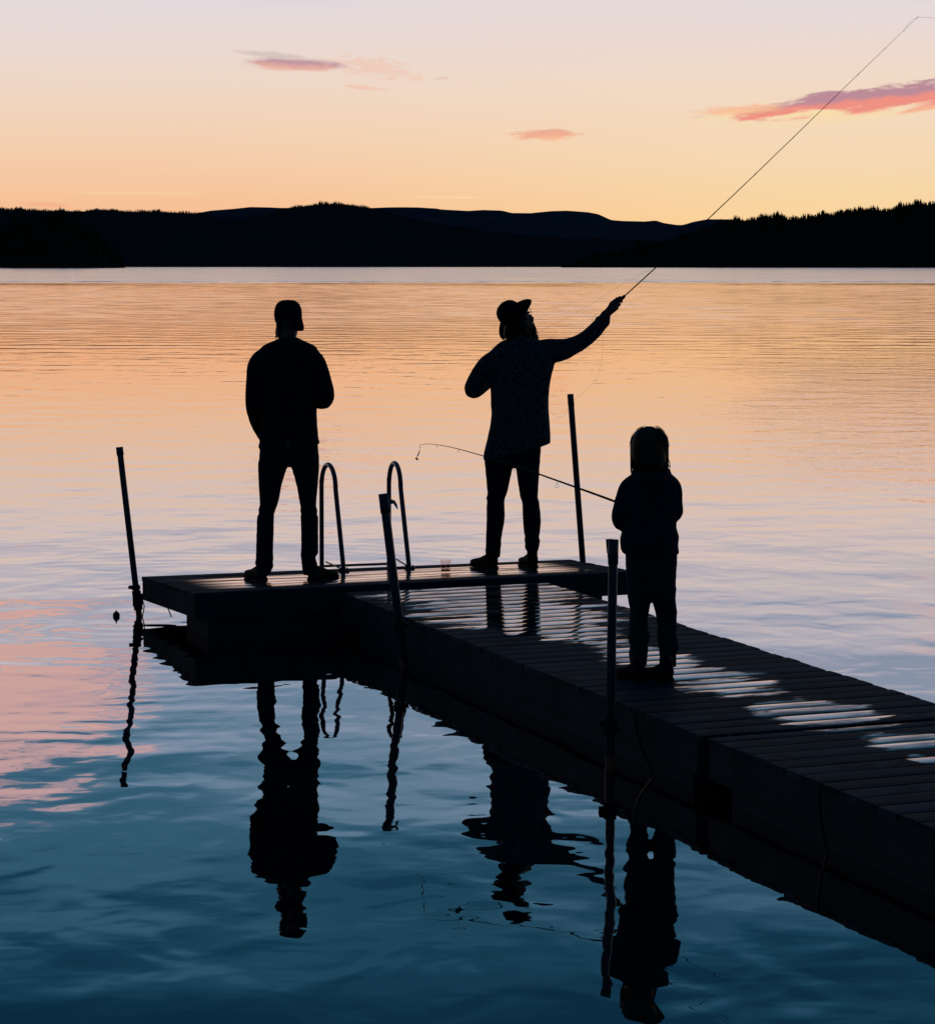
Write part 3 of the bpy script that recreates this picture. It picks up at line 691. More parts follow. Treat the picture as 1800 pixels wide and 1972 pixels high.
# ------------------------------------------------------------------ bathing ladder
ZL = ZP(0.88)
lad = thing('bathing_ladder', deckpt(700,1094,ZL), 'steel bathing ladder with two arched handrails on the back edge of the platform', 'ladder')
def hoop(xn, yn, xf, xt, yt, hbot):
    dn = (H-ZL)/TY(yn); a = P(xn, yn, dn); a.z = ZL-0.003
    df = dn+0.62
    apex = P(xt, yt, (dn+df)/2)
    far_ = P(xf, 1000, df)
    pts = [a]
    A2 = Vector((a.x+(P(xt,yt,dn).x-a.x)*0.72, a.y+0.11, apex.z-0.16))
    pts.append(a.lerp(A2, 0.5)); pts.append(A2)
    # arch in the depth direction
    B2 = Vector((far_.x, df-0.10, apex.z-0.17))
    m1 = A2.lerp(B2, 0.5); 
    for th in np.linspace(0.15, math.pi-0.15, 9):
        w = (1-math.cos(th))/2
        q = A2.lerp(B2, w); q.z = A2.z+(B2.z-A2.z)*w+(apex.z-m1.z)*math.sin(th); pts.append(q)
    pts.append(B2); low = Vector((P(xf-2,1090,df).x, df, -0.5)); pts.append(B2.lerp(low, 0.45)); pts.append(low)
    Q = cat_rom([tuple(p) for p in pts], 3)
    mb = MB(); mb.tube([Vector(q) for q in Q], 0.0165, 12); mb.build('handrail', M['rail'], lad)
    mb = MB(); mb.box((a.x+0.004, a.y, ZL+0.008), (0.034, 0.035, 0.008)); 
    for sx in (-1,1): mb.tube([(a.x+sx*0.024,a.y,ZL+0.012),(a.x+sx*0.024,a.y,ZL+0.024)], 0.006, 8)
    mb.build('foot_plate', M['steel'], lad, smooth=False)
    return a, df
a1, df1 = hoop(662, 1101, 621, 638, 895, 0)
a2, df2 = hoop(788, 1096, 750, 764, 892, 0)
for k, z in enumerate((H-TY(1090.5)*df1, 0.0, -0.24)):
    mb = MB(); mb.tube([(P(619,1090,df1).x, df1, z), (P(749,1088,df2).x, df2, z)], 0.012 if k else 0.009, 8)
    mb.build('rung', M['rail'], lad)
mb = MB(); mb.tube([a1+Vector((0,0.0,0.016)), Vector((P(628,1091,df1-0.2).x, df1-0.22, ZL+0.018))], 0.006, 8); mb.build('brace', M['rail'], lad)
mb = MB(); mb.tube([a2+Vector((0,0.0,0.016)), Vector((P(764,1087,df2-0.2).x, df2-0.22, ZL+0.018))], 0.006, 8); mb.build('brace', M['rail'], lad)

# ------------------------------------------------------------------ glass tumbler, buoy
ZG = ZP(0.48); gp = deckpt(858, 1103, ZG); mb = MB(); n = 28
def gr(r, z): return [(gp.x+r*math.cos(2*math.pi*j/n), gp.y+r*math.sin(2*math.pi*j/n), ZG+z) for j in range(n)]
mb.rings([gr(0.029,0.001), gr(0.033,0.004), gr(0.0355,0.088), gr(0.0335,0.088), gr(0.031,0.012), gr(0.02,0.009)])
gt = mb.build('glass_tumbler', M['glass'], origin=(gp.x, gp.y, ZG)); tag(gt, 'clear drinking glass standing on the wet platform planks', 'glass')
mb = MB()
mb.rings([gr(0.0265,0.0125), gr(0.0300,0.0135), gr(0.0312,0.022), gr(0.02,0.0225)])
for q in range(16):
    a = random.uniform(0, 6.28); r_ = random.uniform(0.012, 0.028); mb.box((gp.x+r_*math.cos(a), gp.y+r_*math.sin(a), ZG+random.uniform(0.026,0.046)), (0.004,0.003,0.003), Matrix.Rotation(a, 3, 'Z') @ Matrix.Rotation(a*3, 3, 'X'))
dr = mb.build('drink', simple('drink', (0.10,0.06,0.05), 0.2), gt, origin=(gp.x, gp.y, ZG))
bd = H/TY(1187); bp = P(224, 1186, bd)
bu = thing('buoy', (bp.x, bd, 0), 'small dark round float lying on the water left of the platform', 'buoy')
mb = MB(); mb.ell((bp.x, bd, 0.006), (0.024,0.024,0.027)); mb.build('ball', M['buoy'], bu)
mb = MB(); mb.tube([(bp.x, bd, 0.03), (bp.x, bd, 0.037)], 0.005, 8); mb.build('eyelet', M['buoy'], bu)

# ------------------------------------------------------------------ people
def frame(fwd, up):
    up = Vector(up).normalized(); f = Vector(fwd); f = (f-up*f.dot(up)).normalized(); r = f.cross(up)
    return Matrix((r, f, up)).transposed()
def head_prims(mb, c, R, k=1.0):
    def E(p, r): mb.ell(c+R @ (Vector(p)*k), tuple(x*k for x in r), R, 18, 12)
    E((0,-.012,.03), (.074,.094,.088)); E((0,.028,-.03), (.060,.062,.082)); E((0,.036,-.078), (.044,.042,.034))
    mb.tube([c+R @ (Vector((0,.082,.012))*k), c+R @ (Vector((0,.104,-.026))*k)], [.007*k, .012*k], 10)
    E((0,.088,-.060), (.022,.010,.006)); E((0,.086,-.071), (.020,.010,.007)); E((0,.083,.030), (.045,.012,.009))
    for s in (-1,1):
        E((s*.075,-.005,-.012), (.009,.020,.031)); E((s*.036,.062,-.022), (.022,.022,.02))
def eyes(c, R, k, body):
    for s in (-1,1):
        mb = MB(); p = c+R @ (Vector((s*.030,.078,.008))*k); mb.ell(p, (.012*k,.011*k,.010*k), R); mb.build('eye', M['white'], body)
def hand(mb, w, dirv, pn, k=1.0, curl=0.6, side=1):
    """relaxed or gripping hand: w wrist, dirv forearm direction, pn palm normal"""
    R = frame(dirv, pn)     # x side, y along fingers, z palm normal
    L = lambda x, y, z: Vector(w)+R @ (Vector((x*side, y, z))*k)
    mb.ell(L(0,.045,0), (.040*k,.050*k,.016*k), R)
    mb.tube([L(0,-.02,0), L(0,.02,0)], [.026*k,.028*k], 12)
    for i, (x, ln) in enumerate(((-.030,.072),(-.010,.080),(.010,.075),(.029,.060))):
        p = L(x, .085, 0); a = 0.0; pts = [L(x*.9,.05,0), p]
        for sgl in (.45,.32,.23):
            a += curl; q = pts[-1]+R @ (Vector((0, math.cos(a)*ln*sgl, math.sin(a)*ln*sgl))*k); pts.append(q)
        mb.tube(pts, [.010*k,.0095*k,.0088*k,.008*k,.0072*k], 10)
    mb.tube([L(-.028,.02,.004), L(-.050,.045,.014), L(-.052,.070,.030), L(-.042,.088,.042)], [.013*k,.0115*k,.010*k,.008*k], 10)
def shoe(parent, heel, ang, L, w, h, zg, mat, shaft=0.0, shaft_r=0.045):
    """heel: centre back of the sole; ang: direction in degrees from +Y toward +X"""
    a = math.radians(ang); f = Vector((math.sin(a), math.cos(a), 0)); r = Vector((math.cos(a), -math.sin(a), 0)); o = Vector((heel.x, heel.y, zg))
    def secs(prof, z0):
        R = []
        for (t_, hw, hh) in prof:
            c = o+f*(t_*L); n = 20; ring = []
            for j in range(n):
                b = 2*math.pi*j/n; x = math.cos(b); z = math.sin(b)
                x = math.copysign(abs(x)**0.7, x); z = math.copysign(abs(z)**0.8, z)
                ring.append(c+r*(x*hw*w/2)+Vector((0,0,z0+(z+1)/2*hh*h)))
            R.append(ring)
        return R
    mb = MB(); mb.rings(secs([(0.0,.35,.45),(0.03,.62,.85),(.12,.74,1.0),(.25,.76,1.02),(.38,.80,.88),(.52,.90,.68),(.68,1.0,.55),(.84,.95,.46),(.95,.70,.36),(1.0,.30,.22)], 0.014))
    if shaft:
        c = o+f*0.19*L; mb.tube([c+Vector((0,0,h*0.5)), c+Vector((0,0,h+shaft*0.5)), c+Vector((0,0,h+shaft))], [shaft_r*.95, shaft_r*.9, shaft_r], 16)
    ob = remesh(mb, 'shoe', mat, 0.006, 3, parent=parent, origin=tuple(o))
    mb = MB(); R = []
    for (t_, hw) in ((-.01,.30),(0.02,.62),(.12,.78),(.3,.78),(.5,.88),(.68,1.03),(.85,.98),(.96,.72),(1.01,.32)):
        c = o+f*(t_*L); x = hw*w/2
        R.append([c-r*x+Vector((0,0,.001)), c+r*x+Vector((0,0,.001)), c+r*x*1.02+Vector((0,0,.02)), c-r*x*1.02+Vector((0,0,.02))])
    mb.rings(R); mb.build('sole', M['sole'], ob, smooth=False, origin=tuple(o))
    return ob
def core(mb, J, d0, k=1.0):
    """inner body, J: joints in world space"""
    T_ = mb.tube
    T_([J['neck'], J['head']+Vector((0,0,-.03))*k], [.052*k,.050*k], 14)
    T_([J['chest'], (J['neck']+J['chest'])/2, J['neck']], [.11*k,.085*k,.055*k], 16, flat=0.85)
    T_([J['pelvis'], J['waist'], J['chest']], [.115*k,.105*k,.12*k], 18, flat=0.85)
    for s in 'LR':
        T_([J['chest'].lerp(J['sh'+s], .4), J['sh'+s], J['el'+s], J['wr'+s]], [.06*k,.048*k,.036*k,.025*k], 12)
        T_([J['pelvis'].lerp(J['hip'+s], .6), J['hip'+s], J['kn'+s], J['an'+s]], [.08*k,.072*k,.048*k,.036*k], 14)
        T_([J['an'+s], J['toe'+s]], [.034*k,.024*k], 10)

# ---- left man -------------------------------------------------------
Z1 = ZP(0.48); D = (H-Z1)/TY(1118)+0.09; o1 = P(556, 1117, D-0.09); o1.z = Z1
man = thing('person', tuple(o1), 'man in backwards cap, dark sweater and jeans standing with legs apart at left', 'person')
c_head = P(554, 615, D+0.02); Rh = frame((-0.42,0.9,0.0), (0.0,0.0,1.0))
J = dict(head=c_head, neck=P(556,657,D), chest=P(556,705,D), waist=P(557,800,D), pelvis=P(557,865,D),
         shL=P(500,690,D), elL=P(489,780,D+.0), wrL=P(508,843,D+.21), shR=P(610,690,D), elR=P(625,764,D), wrR=P(590,764,D+.25),
         hipL=P(528,890,D), knL=P(514,980,D+.02), anL=P(508,1095,D-.0), toeL=P(500,1108,D+.15),
         hipR=P(586,890,D), knR=P(594,985,D+.02), anR=P(597,1095,D-.0), toeR=P(606,1108,D+.14))
mb = MB(); head_prims(mb, c_head, Rh, 0.98); core(mb, J, D)
hand(mb, J['wrL'], (0.25,0.25,-1), (0.4,-0.9,0), 1.0, 0.25, -1); hand(mb, J['wrR'], (-0.8,0.5,0.25), (0.1,0.3,-1), 1.0, 0.6, 1)
body = remesh(mb, 'body', M['skin'], 0.0055, 2, parent=man, origin=tuple(o1)); eyes(c_head, Rh, 0.98, body)
mb = MB()
loft_px(mb, [(650,538,574,.075,0),(656,526,587,.09,0),(664,508,604,.105,0),(675,500,613,.12,0),(700,500,613,.135,0),(750,504,609,.135,.0),(800,503,611,.13,.01),(830,500,613,.125,.01),(843,497,614,.125,.01),(850,499,616,.12,.01),(855,500,617,.115,.01)], D)
limb_px(mb, [(515,679,14,0),(494.5,699,17,0),(489.5,735,16.8,0),(488,780,16.3,0),(494.5,813,13.8,.12),(505,838,11,.19)], D)
limb_px(mb, [(596,679,14,0),(610,697,17,0),(621,734,18.5,0),(626,764,18.6,0),(617,773,15.5,.1),(592,765,12,.24)], D)
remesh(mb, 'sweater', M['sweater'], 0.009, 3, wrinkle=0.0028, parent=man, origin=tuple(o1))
mb = MB()
loft_px(mb, [(845,503,612,.11,0),(870,499,614,.12,0),(886,498,615,.12,0),(897,500,613,.105,0)], D)
loft_px(mb, [(880,500,553,.095,0),(893,496.5,555,.095,0),(910,496.5,550,.092,0),(932,497.5,543.5,.085,0),(955,499,539,.08,.01),(972,500,535,.072,.015),(982,497,531,.074,.015),(989,498,529,.07,.015),(996,494.5,528,.072,.01),(1025,493.5,527.5,.07,0),(1057,492.4,526.5,.062,-.005),(1076,492,527,.058,0),(1083,490.5,526,.062,0),(1090,492,527,.06,0),(1097,494,524,.062,0),(1105,496,521,.058,0)], D, k=5)
loft_px(mb, [(880,560,615,.095,0),(893,559,615,.095,0),(905,562,614.7,.092,0),(935,570.6,612.5,.085,0),(960,575,610,.08,.01),(976,578,609.5,.072,.015),(984,577.5,612,.074,.015),(991,579,611,.07,.015),(998,578,613.5,.072,.01),(1020,579,613,.07,0),(1057,579,613.5,.062,-.005),(1066,578.5,613,.06,0),(1074,579,608,.058,0),(1084,580,611,.062,0),(1094,581,612,.062,0),(1106,583,611,.058,0)], D, k=5)
remesh(mb, 'jeans', M['jeans'], 0.007, 2, wrinkle=0.0022, wscale=(18,18,34), parent=man, origin=tuple(o1))
zg = Z1-0.006
shoe(man, P(507,1117,D-.10), -24, 0.29, 0.105, 0.085, zg, M['shoe']); shoe(man, P(598,1117,D-.10), 31, 0.29, 0.105, 0.085, zg, M['shoe'])
# cap worn backwards: dome plus visor pointing back to the right
cap = MB(); CR = Rh
RRg = []
for i in range(12):
    a = -0.52+(1.5+0.52)*i/11; ring = []
    for jx in range(32):
        b = 2*math.pi*jx/32; low = -0.010*math.cos(b-1.57) if i == 0 else 0
        ring.append(c_head+CR @ Vector((.0890*math.cos(a)**0.6*math.cos(b), -.006+.108*math.cos(a)**0.6*math.sin(b), .034+.094*math.sin(a)+low)))
    RRg.append(ring)
cap.rings(RRg); cap.ell(c_head+CR @ Vector((0,-.01,.126)), (.007,.007,.005), CR, 10, 6)
capo = cap.build('cap', M['cap'], man, origin=tuple(c_head))
vb = MB(); 
loft_px(vb, [(609,556,580.5,.022,-.075),(616,557,582.5,.022,-.092),(624,558,584.2,.014,-.108),(631,560,585.6,.010,-.120),(635,563,584.5,.007,-.126)], D, k=3, ex=3.0)
vb.build('visor', M['cap'], capo, origin=tuple(c_head))
bb = MB()
for q in range(420):
    a = random.uniform(-1.25,1.25); zz = random.uniform(-.105,-.045); rr = 0.058
    p = c_head+Rh @ Vector((rr*math.sin(a), .034+rr*1.05*math.cos(a), zz)); nrm = Rh @ Vector((math.sin(a)*.5, math.cos(a)*.6, -.9))
    e = p+nrm*random.uniform(.012,.026); bb.tube([p, (p+e)/2, e], [.0028,.002,.0007], 4, round_ends=False)
bb.ell(c_head+Rh @ Vector((0,.040,-.085)), (.056,.056,.044), Rh)
loft_px(bb, [(611,532.5,571,.05,.02),(620,531.5,573,.055,.03),(634,531.8,573,.06,.035),(643,533.2,572,.06,.04),(650,535.5,569,.055,.045),(656,540,562,.045,.05)], D, k=3)
bb.build('beard', M['hair'], man, origin=tuple(c_head))

# ---- man with hat ---------------------------------------------------
Z2 = ZP(0.58); D = (H-Z2)/TY(1095)+0.09; o2 = P(985, 1095, D-0.09); o2.z = Z2
man2 = thing('person', tuple(o2), 'bearded man in tilted brimmed hat and patterned shirt, arm raised casting a rod', 'person')
c_head = P(1001, 620, D+0.03); upv = Vector((-0.42,-0.22,0.88)); Rh = frame((0.80,0.52,0.40), upv)
sR = P(1060,674,D); wR = P(1167,604,D+.06)
J = dict(head=c_head, neck=P(1000,660,D), chest=P(1000,708,D), waist=P(1000,800,D), pelvis=P(990,862,D),
         shL=P(950,692,D), elL=P(909,750,D), wrL=P(950,728,D+.26), shR=P(1052,678,D), elR=P(1113,661,D+.03), wrR=wR,
         hipL=P(962,885,D), knL=P(955,960,D+.02), anL=P(949,1075,D), toeL=P(940,1085,D+.12),
         hipR=P(1013,885,D), knR=P(1020,960,D+.02), anR=P(1025,1070,D), toeR=P(1022,1080,D+.14))
mb = MB(); head_prims(mb, c_head, Rh, 0.98); core(mb, J, D)
mb.tube([P(1016,608,D+.10), P(1021.5,613.5,D+.11), P(1026,617.3,D+.115)], [.016,.014,.0085], 10)
hand(mb, J['wrL'], (0.85,0.4,0.3), (0.3,0.2,0.9), 1.0, 0.7, -1)
# gripping hand on the rod: palm, four fingers wrapped round the cork, thumb on top
dh = D+0.08; g = (P(1766,33,D+0.1)-P(1203,569,dh)).normalized()
mb.tube([P(1164,607,D+.06), P(1172,600,dh-.01), P(1180,591,dh-.015)], [.031,.029,.034], 14)
mb.ell(P(1181,590,dh-.012), (.040,.026,.036), Matrix.Rotation(-0.76,3,'Y'))
for i, (bx, by) in enumerate(((1197.6,580.5),(1193.8,587.0),(1189.5,593.5),(1183.5,599.5))):
    r0 = (.0092,.0094,.009,.008)[i]
    kx, ky = bx-9, by-5
    mb.tube([P(kx,ky,dh+.024), P(bx-4,by-3,dh+.032), P(bx-0.5,by,dh+.012), P(bx-1.5,by-0.5,dh-.012), P(bx-7,by-5,dh-.030), P(bx-11,by-7,dh-.026)], [r0*1.05,r0*1.05,r0,r0,r0*.95,r0*.8], 10)
mb.tube([P(1172,595,dh-.02), P(1177,583,dh-.012), P(1186,576.5,dh-.008), P(1194,571.5,dh-.008)], [.014,.0125,.0105,.0085], 10)
body = remesh(mb, 'body', M['skin'], 0.0045, 1, parent=man2, origin=tuple(o2)); eyes(c_head, Rh, 0.98, body)
mb = MB()
loft_px(mb, [(650,982,1028,.07,0),(656,966,1042,.09,0),(668,950,1054,.11,0),(683,940,1062,.125,0),(702,938,1068,.135,0),(722,940,1063,.135,0),(746,943,1058.5,.13,0),(775,944,1057,.13,0),(799,945,1058,.13,0),(820,942,1059,.13,0,2),(838,937,1060,.13,0,6),(856,931,1060.5,.135,0,13),(870,929.5,1061,.135,0,17)], D)
limb_px(mb, [(1025,682,24,0),(1052,676,24.5,0),(1080,674,22.5,.0),(1100,667,18.5,.02),(1116,659.5,17,.03),(1131,649,16,.04),(1144,637,15.5,.05),(1156,624,14.5,.055),(1162,617,15.0,.06),(1166,610,11,.065)], D)
limb_px(mb, [(962,688,20,0),(938,702,19,0),(921,725,18,0),(909.5,749,17.3,0),(918,750,16,.06),(935,738,14,.18),(950,728,11,.26)], D)
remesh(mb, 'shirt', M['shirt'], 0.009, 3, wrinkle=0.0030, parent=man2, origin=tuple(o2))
mb = MB()
loft_px(mb, [(842,940,1042,.11,0),(865,933,1042,.12,0),(888,932,1040,.115,0),(899,936,1038,.10,0)], D)
loft_px(mb, [(880,932,988,.09,0),(892,932.5,989,.09,0),(915,934.5,984.5,.085,0),(946,937.5,977.5,.075,0),(954,937.5,975,.07,.015),(959,935.5,973,.074,.015),(966,937,971.5,.07,.01),(978,936,972,.075,.0),(999,936,972,.072,0),(1034,935,966.5,.062,0),(1052,934.5,965,.06,0),(1072,934,963.5,.062,0)], D, k=5)
loft_px(mb, [(880,993,1041,.09,0),(892,992,1040,.09,0),(920,995,1038,.085,0),(949,999.5,1036.5,.075,0),(958,1001,1036,.07,.015),(964,1003,1038,.074,.015),(970,1004.7,1039,.07,.01),(999,1006,1041.8,.072,0),(1022,1007.5,1040.5,.064,0),(1034,1009.5,1038.5,.058,0),(1041,1009,1040.5,.064,0),(1047,1010.5,1039.5,.056,0),(1053,1009.5,1038.5,.062,0),(1061,1013,1036.5,.055,0)], D, k=5)
remesh(mb, 'jeans', M['jeans2'], 0.007, 2, wrinkle=0.0022, wscale=(18,18,34), parent=man2, origin=tuple(o2))
shoe(man2, P(953,1095,D-.10), -32, 0.28, 0.105, 0.09, Z2-0.006, M['boot'], 0.04, 0.040); shoe(man2, P(1028,1093,D-.06), -14, 0.28, 0.105, 0.09, Z2-0.006, M['boot'], 0.04, 0.038)
# hat: creased crown, band and wide brim, tipped back
hu = Vector((-0.71,-0.31,0.63)).normalized(); hf = Vector((0.69,0.20,0.71)); HR = frame(hf, hu); hc = P(992.5,613,D+0.02)
hb = MB(); RRg = []
for (z, rx, ry, dip) in ((-0.004,.083,.100,0),(.03,.082,.097,0),(.06,.079,.090,0),(.09,.070,.080,0.0),(.112,.058,.066,.004),(.124,.044,.050,.012),(.124,.028,.034,.024),(.116,.010,.016,.030)):
    ring = []
    for jx in range(32):
        b = 2*math.pi*jx/32; x = rx*math.cos(b); y = ry*math.sin(b)
        ring.append(hc+HR @ Vector((x, y, z*1.1-dip*math.exp(-(x/.03)**2)*(0.6+0.8*(y > 0)*y/.1))))
    RRg.append(ring)
hb.rings(RRg); hato = hb.build('hat', M['hat'], man2, origin=tuple(hc))
hb = MB(); RRg = []
for (f, dz) in ((0.0,-.006),(0.0,.0),(0.5,.000),(0.85,.004),(1.0,.010),(1.0,.006),(0.85,-.001),(0.5,-.006)):
    ring = []
    for jx in range(40):
        b = 2*math.pi*jx/40; rx = .080+f*.066; ry = .097+f*.070
        lift = f*f*(.026*abs(math.cos(b))-.010*abs(math.sin(b)))+(-.022*f*max(0,-math.sin(b)))
        ring.append(hc+HR @ Vector((rx*math.cos(b), ry*math.sin(b), dz+lift)))
    RRg.append(ring)
RRg.append(RRg[0]); hb.rings(RRg, cap=False); hb.build('brim', M['hat'], hato, origin=tuple(hc))
hb = MB(); RRg = []
for (z, o_) in ((.004,0),(.004,.003),(.026,.003),(.026,0)):
    RRg.append([hc+HR @ Vector(((.0832+o_)*math.cos(2*math.pi*jx/32), (.0995+o_)*math.sin(2*math.pi*jx/32), z)) for jx in range(32)])
RRg.append(RRg[0]); hb.rings(RRg, cap=False); hb.build('hat_band', M['cap'], hato, origin=tuple(hc))
bb = MB(); cb = c_head
bb.tube([P(1019,624,D+.06), P(1021,634,D+.07), P(1023,646,D+.07), P(1025,657,D+.06)], [.024,.033,.036,.026], 14)
bb.tube([P(1006,632,D-.02), P(1012,645,D+.0), P(1018,656,D+.03)], [.026,.036,.032], 12)
for q in range(500):
    f = random.random(); p = P(1019+6*f+random.uniform(-8,8), 622+34*f, D+.06+random.uniform(-.04,.03))
    e = p+Vector((random.uniform(.0,.03), random.uniform(-.01,.02), -random.uniform(.02,.06)))
    bb.tube([p, p.lerp(e,.5)+Vector((.004,0,0)), e], [.0016,.0012,.0005], 4, round_ends=False)
for q in range(16):
    y0 = random.uniform(622,648); p = P(1026+(y0-622)*.25, y0, D+.09); e = P(1031+(y0-622)*.26+random.uniform(0,3), y0+random.uniform(8,16), D+.09)
    bb.tube([p, p.lerp(e,.5), e], [.0016,.0012,.0005], 4, round_ends=False)
bb.build('beard', M['beard'], man2, origin=tuple(cb))
bb = MB(); bb.ell(c_head+Rh @ Vector((0,-.02,.0)), (.082,.094,.085), Rh)
bb.tube([P(985,632,D-.04),P(982,645,D-.05),P(984,655,D-.05)], [.05,.045,.03], 12)
for q in range(3):
    bb.tube([P(1020,593+q,D+.12), P(1024+random.uniform(0,1),602+q,D+.12), P(1023.5,609+q*.6,D+.12)], .0007, 4, round_ends=False)
bb.build('hair', M['hair'], man2, origin=tuple(cb))

# ---- fly rod --------------------------------------------------------
tipd = D+0.12
fr_ = thing('fly_rod', tuple(P(1190,580,dh)), 'long thin fly rod held up high by the man in the hat', 'fishing rod')
gA = P(1163,607,dh+.0); gB = P(1202,570,dh)
mb = MB(); mb.tube([gA, gA.lerp(gB,.3), gA.lerp(gB,.6), gA.lerp(gB,.9), gB], [.011,.0125,.011,.013,.010], 14); mb.build('grip', M['cork'], fr_)
pts = [P(1202,570,dh)]
for f in np.linspace(0.05,1,16):
    sag = 5.0*math.sin(math.pi*f)*(1-f)
    pts.append(P(1202+(1766-1202)*f+sag*0.8, 570+(33-570)*f+sag, dh+(tipd-dh)*f))
rad = [0.0036*(1-k/16)**0.9+0.0008 for k in range(17)]
mb = MB(); mb.tube(pts, rad, 8); blank = mb.build('blank', M['rod'], fr_)
for f in (.16,.31,.45,.58,.70,.80,.89,.955,1.0):
    i = f*16; a = pts[int(min(15,i))].lerp(pts[int(min(15,i))+1], i-int(min(15,i))); mb = MB()
    nrm = Vector((0.66,-0.2,-0.72)); c = a+nrm*0.004
    mb.tube([a-g*0.012, a+g*0.012], rad[int(min(16,i))]+.0003, 8)
    mb.tube([c+(g.cross(Vector((0,1,0)))*math.cos(x)+Vector((0,1,0))*math.sin(x))*.003 for x in np.linspace(0,6.28,12)], .0004, 5, round_ends=False)
    mb.build('line_guide', M['black'], fr_)
mb = MB(); rc = P(1155,618,dh+.03)
Rr = Matrix.Rotation(0.0,3,'X')
mb.rings([[rc+Vector((q*math.cos(2*math.pi*j_/24), dy, q*math.sin(2*math.pi*j_/24))) for j_ in range(24)] for (q, dy) in ((.030,-.014),(.036,-.014),(.036,-.010),(.022,-.009),(.022,.009),(.036,.010),(.036,.014),(.030,.014))])
mb.tube([rc+Vector((0,-.014,0)), rc+Vector((0,.014,0))], .006, 8); mb.build('reel', M['black'], fr_)
mb = MB(); mb.tube([P(x, y, D+.05) for x, y in cat_rom([(1140,620),(1141,612),(1146,606),(1152,603.5),(1156,607),(1160,612)],4)], .0008, 6); mb.build('wrist_loop', M['rod'], fr_)
L1 = cat_rom([(1160,640),(1159.5,680),(1156,706),(1149,728),(1137,744),(1120,758),(1100,776),(1086,800),(1074,804),(1058,792)],5)
mb = MB(); mb.tube([P(x, y, D+.15) for x, y in L1], .00045, 5); mb.build('slack_line', M['line'], fr_)
L2 = [(1250,519),(1190,552),(1140,584),(1090,612),(1035,640)]
mb = MB(); mb.tube([P(x, y, D+.2) for x, y in cat_rom(L2,5)], .0005, 5); mb.build('slack_line', M['line'], fr_)
L3 = [(1742,53),(1750,44),(1758,37),(1768,32.5),(1785,33),(1800,35),(1840,46),(1900,70),(2000,130)]
mb = MB(); mb.tube([P(x, y, tipd+.02) for x, y in cat_rom(L3,6)], .0008, 5); mb.build('cast_line', M['line2'], fr_)

# ---- child ----------------------------------------------------------
D = (H-ZW)/TY(1313)+0.15; o3 = P(1255, 1314, D-0.15); o3.z = ZW
kid = thing('person', tuple(o3), 'child with chin length fair hair, hoodie and loose trousers standing on the walkway', 'person')
c_head = P(1250, 872, D+0.01); Rh = frame((-0.25,0.95,-0.12), (0,0,1)); kk = 0.86
J = dict(head=c_head, neck=P(1252,912,D), chest=P(1252,945,D), waist=P(1252,1010,D), pelvis=P(1253,1075,D),
         shL=P(1210,932,D), elL=P(1190,996,D), wrL=P(1218,996,D+.19), shR=P(1297,932,D), elR=P(1302,986,D), wrR=P(1262,989,D+.21),
         hipL=P(1232,1105,D), knL=P(1230,1190,D+.02), anL=P(1229,1280,D-.02), toeL=P(1215,1290,D+.10),
         hipR=P(1277,1105,D), knR=P(1284,1190,D+.02), anR=P(1286,1282,D-.02), toeR=P(1280,1292,D+.10))
mb = MB(); head_prims(mb, c_head, Rh, kk); core(mb, J, D, 0.62)
hand(mb, J['wrL'], (0.25,0.9,0.25), (0.9,-0.1,0.2), 0.74, 0.9, 1); hand(mb, J['wrR'], (-0.6,0.7,0.1), (-0.6,-0.5,0.5), 0.74, 0.9, -1)
body = remesh(mb, 'body', M['skin'], 0.0048, 2, parent=kid, origin=tuple(o3)); eyes(c_head, Rh, kk, body)
mb = MB()
loft_px(mb, [(903,1225,1283,.060,0),(911,1217,1291,.07,0),(921,1206,1302,.08,0),(935,1202,1305,.09,0),(976,1200,1304,.095,0),(1000,1201,1304,.098,0),(1014,1200,1303.5,.10,0),(1024,1196,1306,.104,0),(1034,1193,1308.5,.106,0),(1048,1193,1307,.108,0),(1058,1194,1307.5,.106,0),(1067,1199,1308.5,.10,0)], D)
limb_px(mb, [(1213,925,10,0),(1203,940,13,0),(1195.5,968,14,0),(1190,994,14.2,0),(1195,1009,13.5,.05),(1206,1005,11.5,.12),(1216,998,9.5,.18)], D)
limb_px(mb, [(1290,922,10,0),(1300,938,13,0),(1301.5,968,14,0),(1301,988,14.5,0),(1290,995,12.5,.08),(1268,990,9.5,.19)], D)
mb.tube([P(1224,915,D-.03), P(1238,922,D-.085), P(1254,924,D-.10), P(1270,922,D-.085), P(1284,914,D-.03)], [.022,.030,.034,.030,.022], 12)
mb.tube([P(1222,908,D+.03), P(1220,912,D-.0), P(1228,914,D-.05)], [.016,.017,.016], 10); mb.tube([P(1286,906,D+.03), P(1287,910,D-.0), P(1280,914,D-.05)], [.016,.017,.016], 10)
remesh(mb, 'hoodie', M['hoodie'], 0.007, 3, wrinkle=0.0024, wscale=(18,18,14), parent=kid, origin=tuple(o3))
mb = MB()
loft_px(mb, [(1055,1206,1303,.085,0),(1072,1203,1305,.095,0),(1106,1204,1303,.098,0),(1135,1205,1302,.092,0),(1156,1208,1302,.08,0)], D)
loft_px(mb, [(1130,1205,1253.5,.08,0),(1157,1208.5,1253,.076,0),(1177,1212,1250.6,.07,.01),(1192,1211,1247.5,.066,.015),(1202,1209.5,1248.5,.068,.015),(1213,1210,1249,.062,.01),(1224,1207.5,1251.5,.066,.01),(1234,1209.5,1251,.060,.0),(1241,1212,1248,.055,0),(1248,1211.5,1249,.06,0),(1262,1209.5,1247.5,.058,0),(1280,1212,1246,.055,0)], D, k=5)
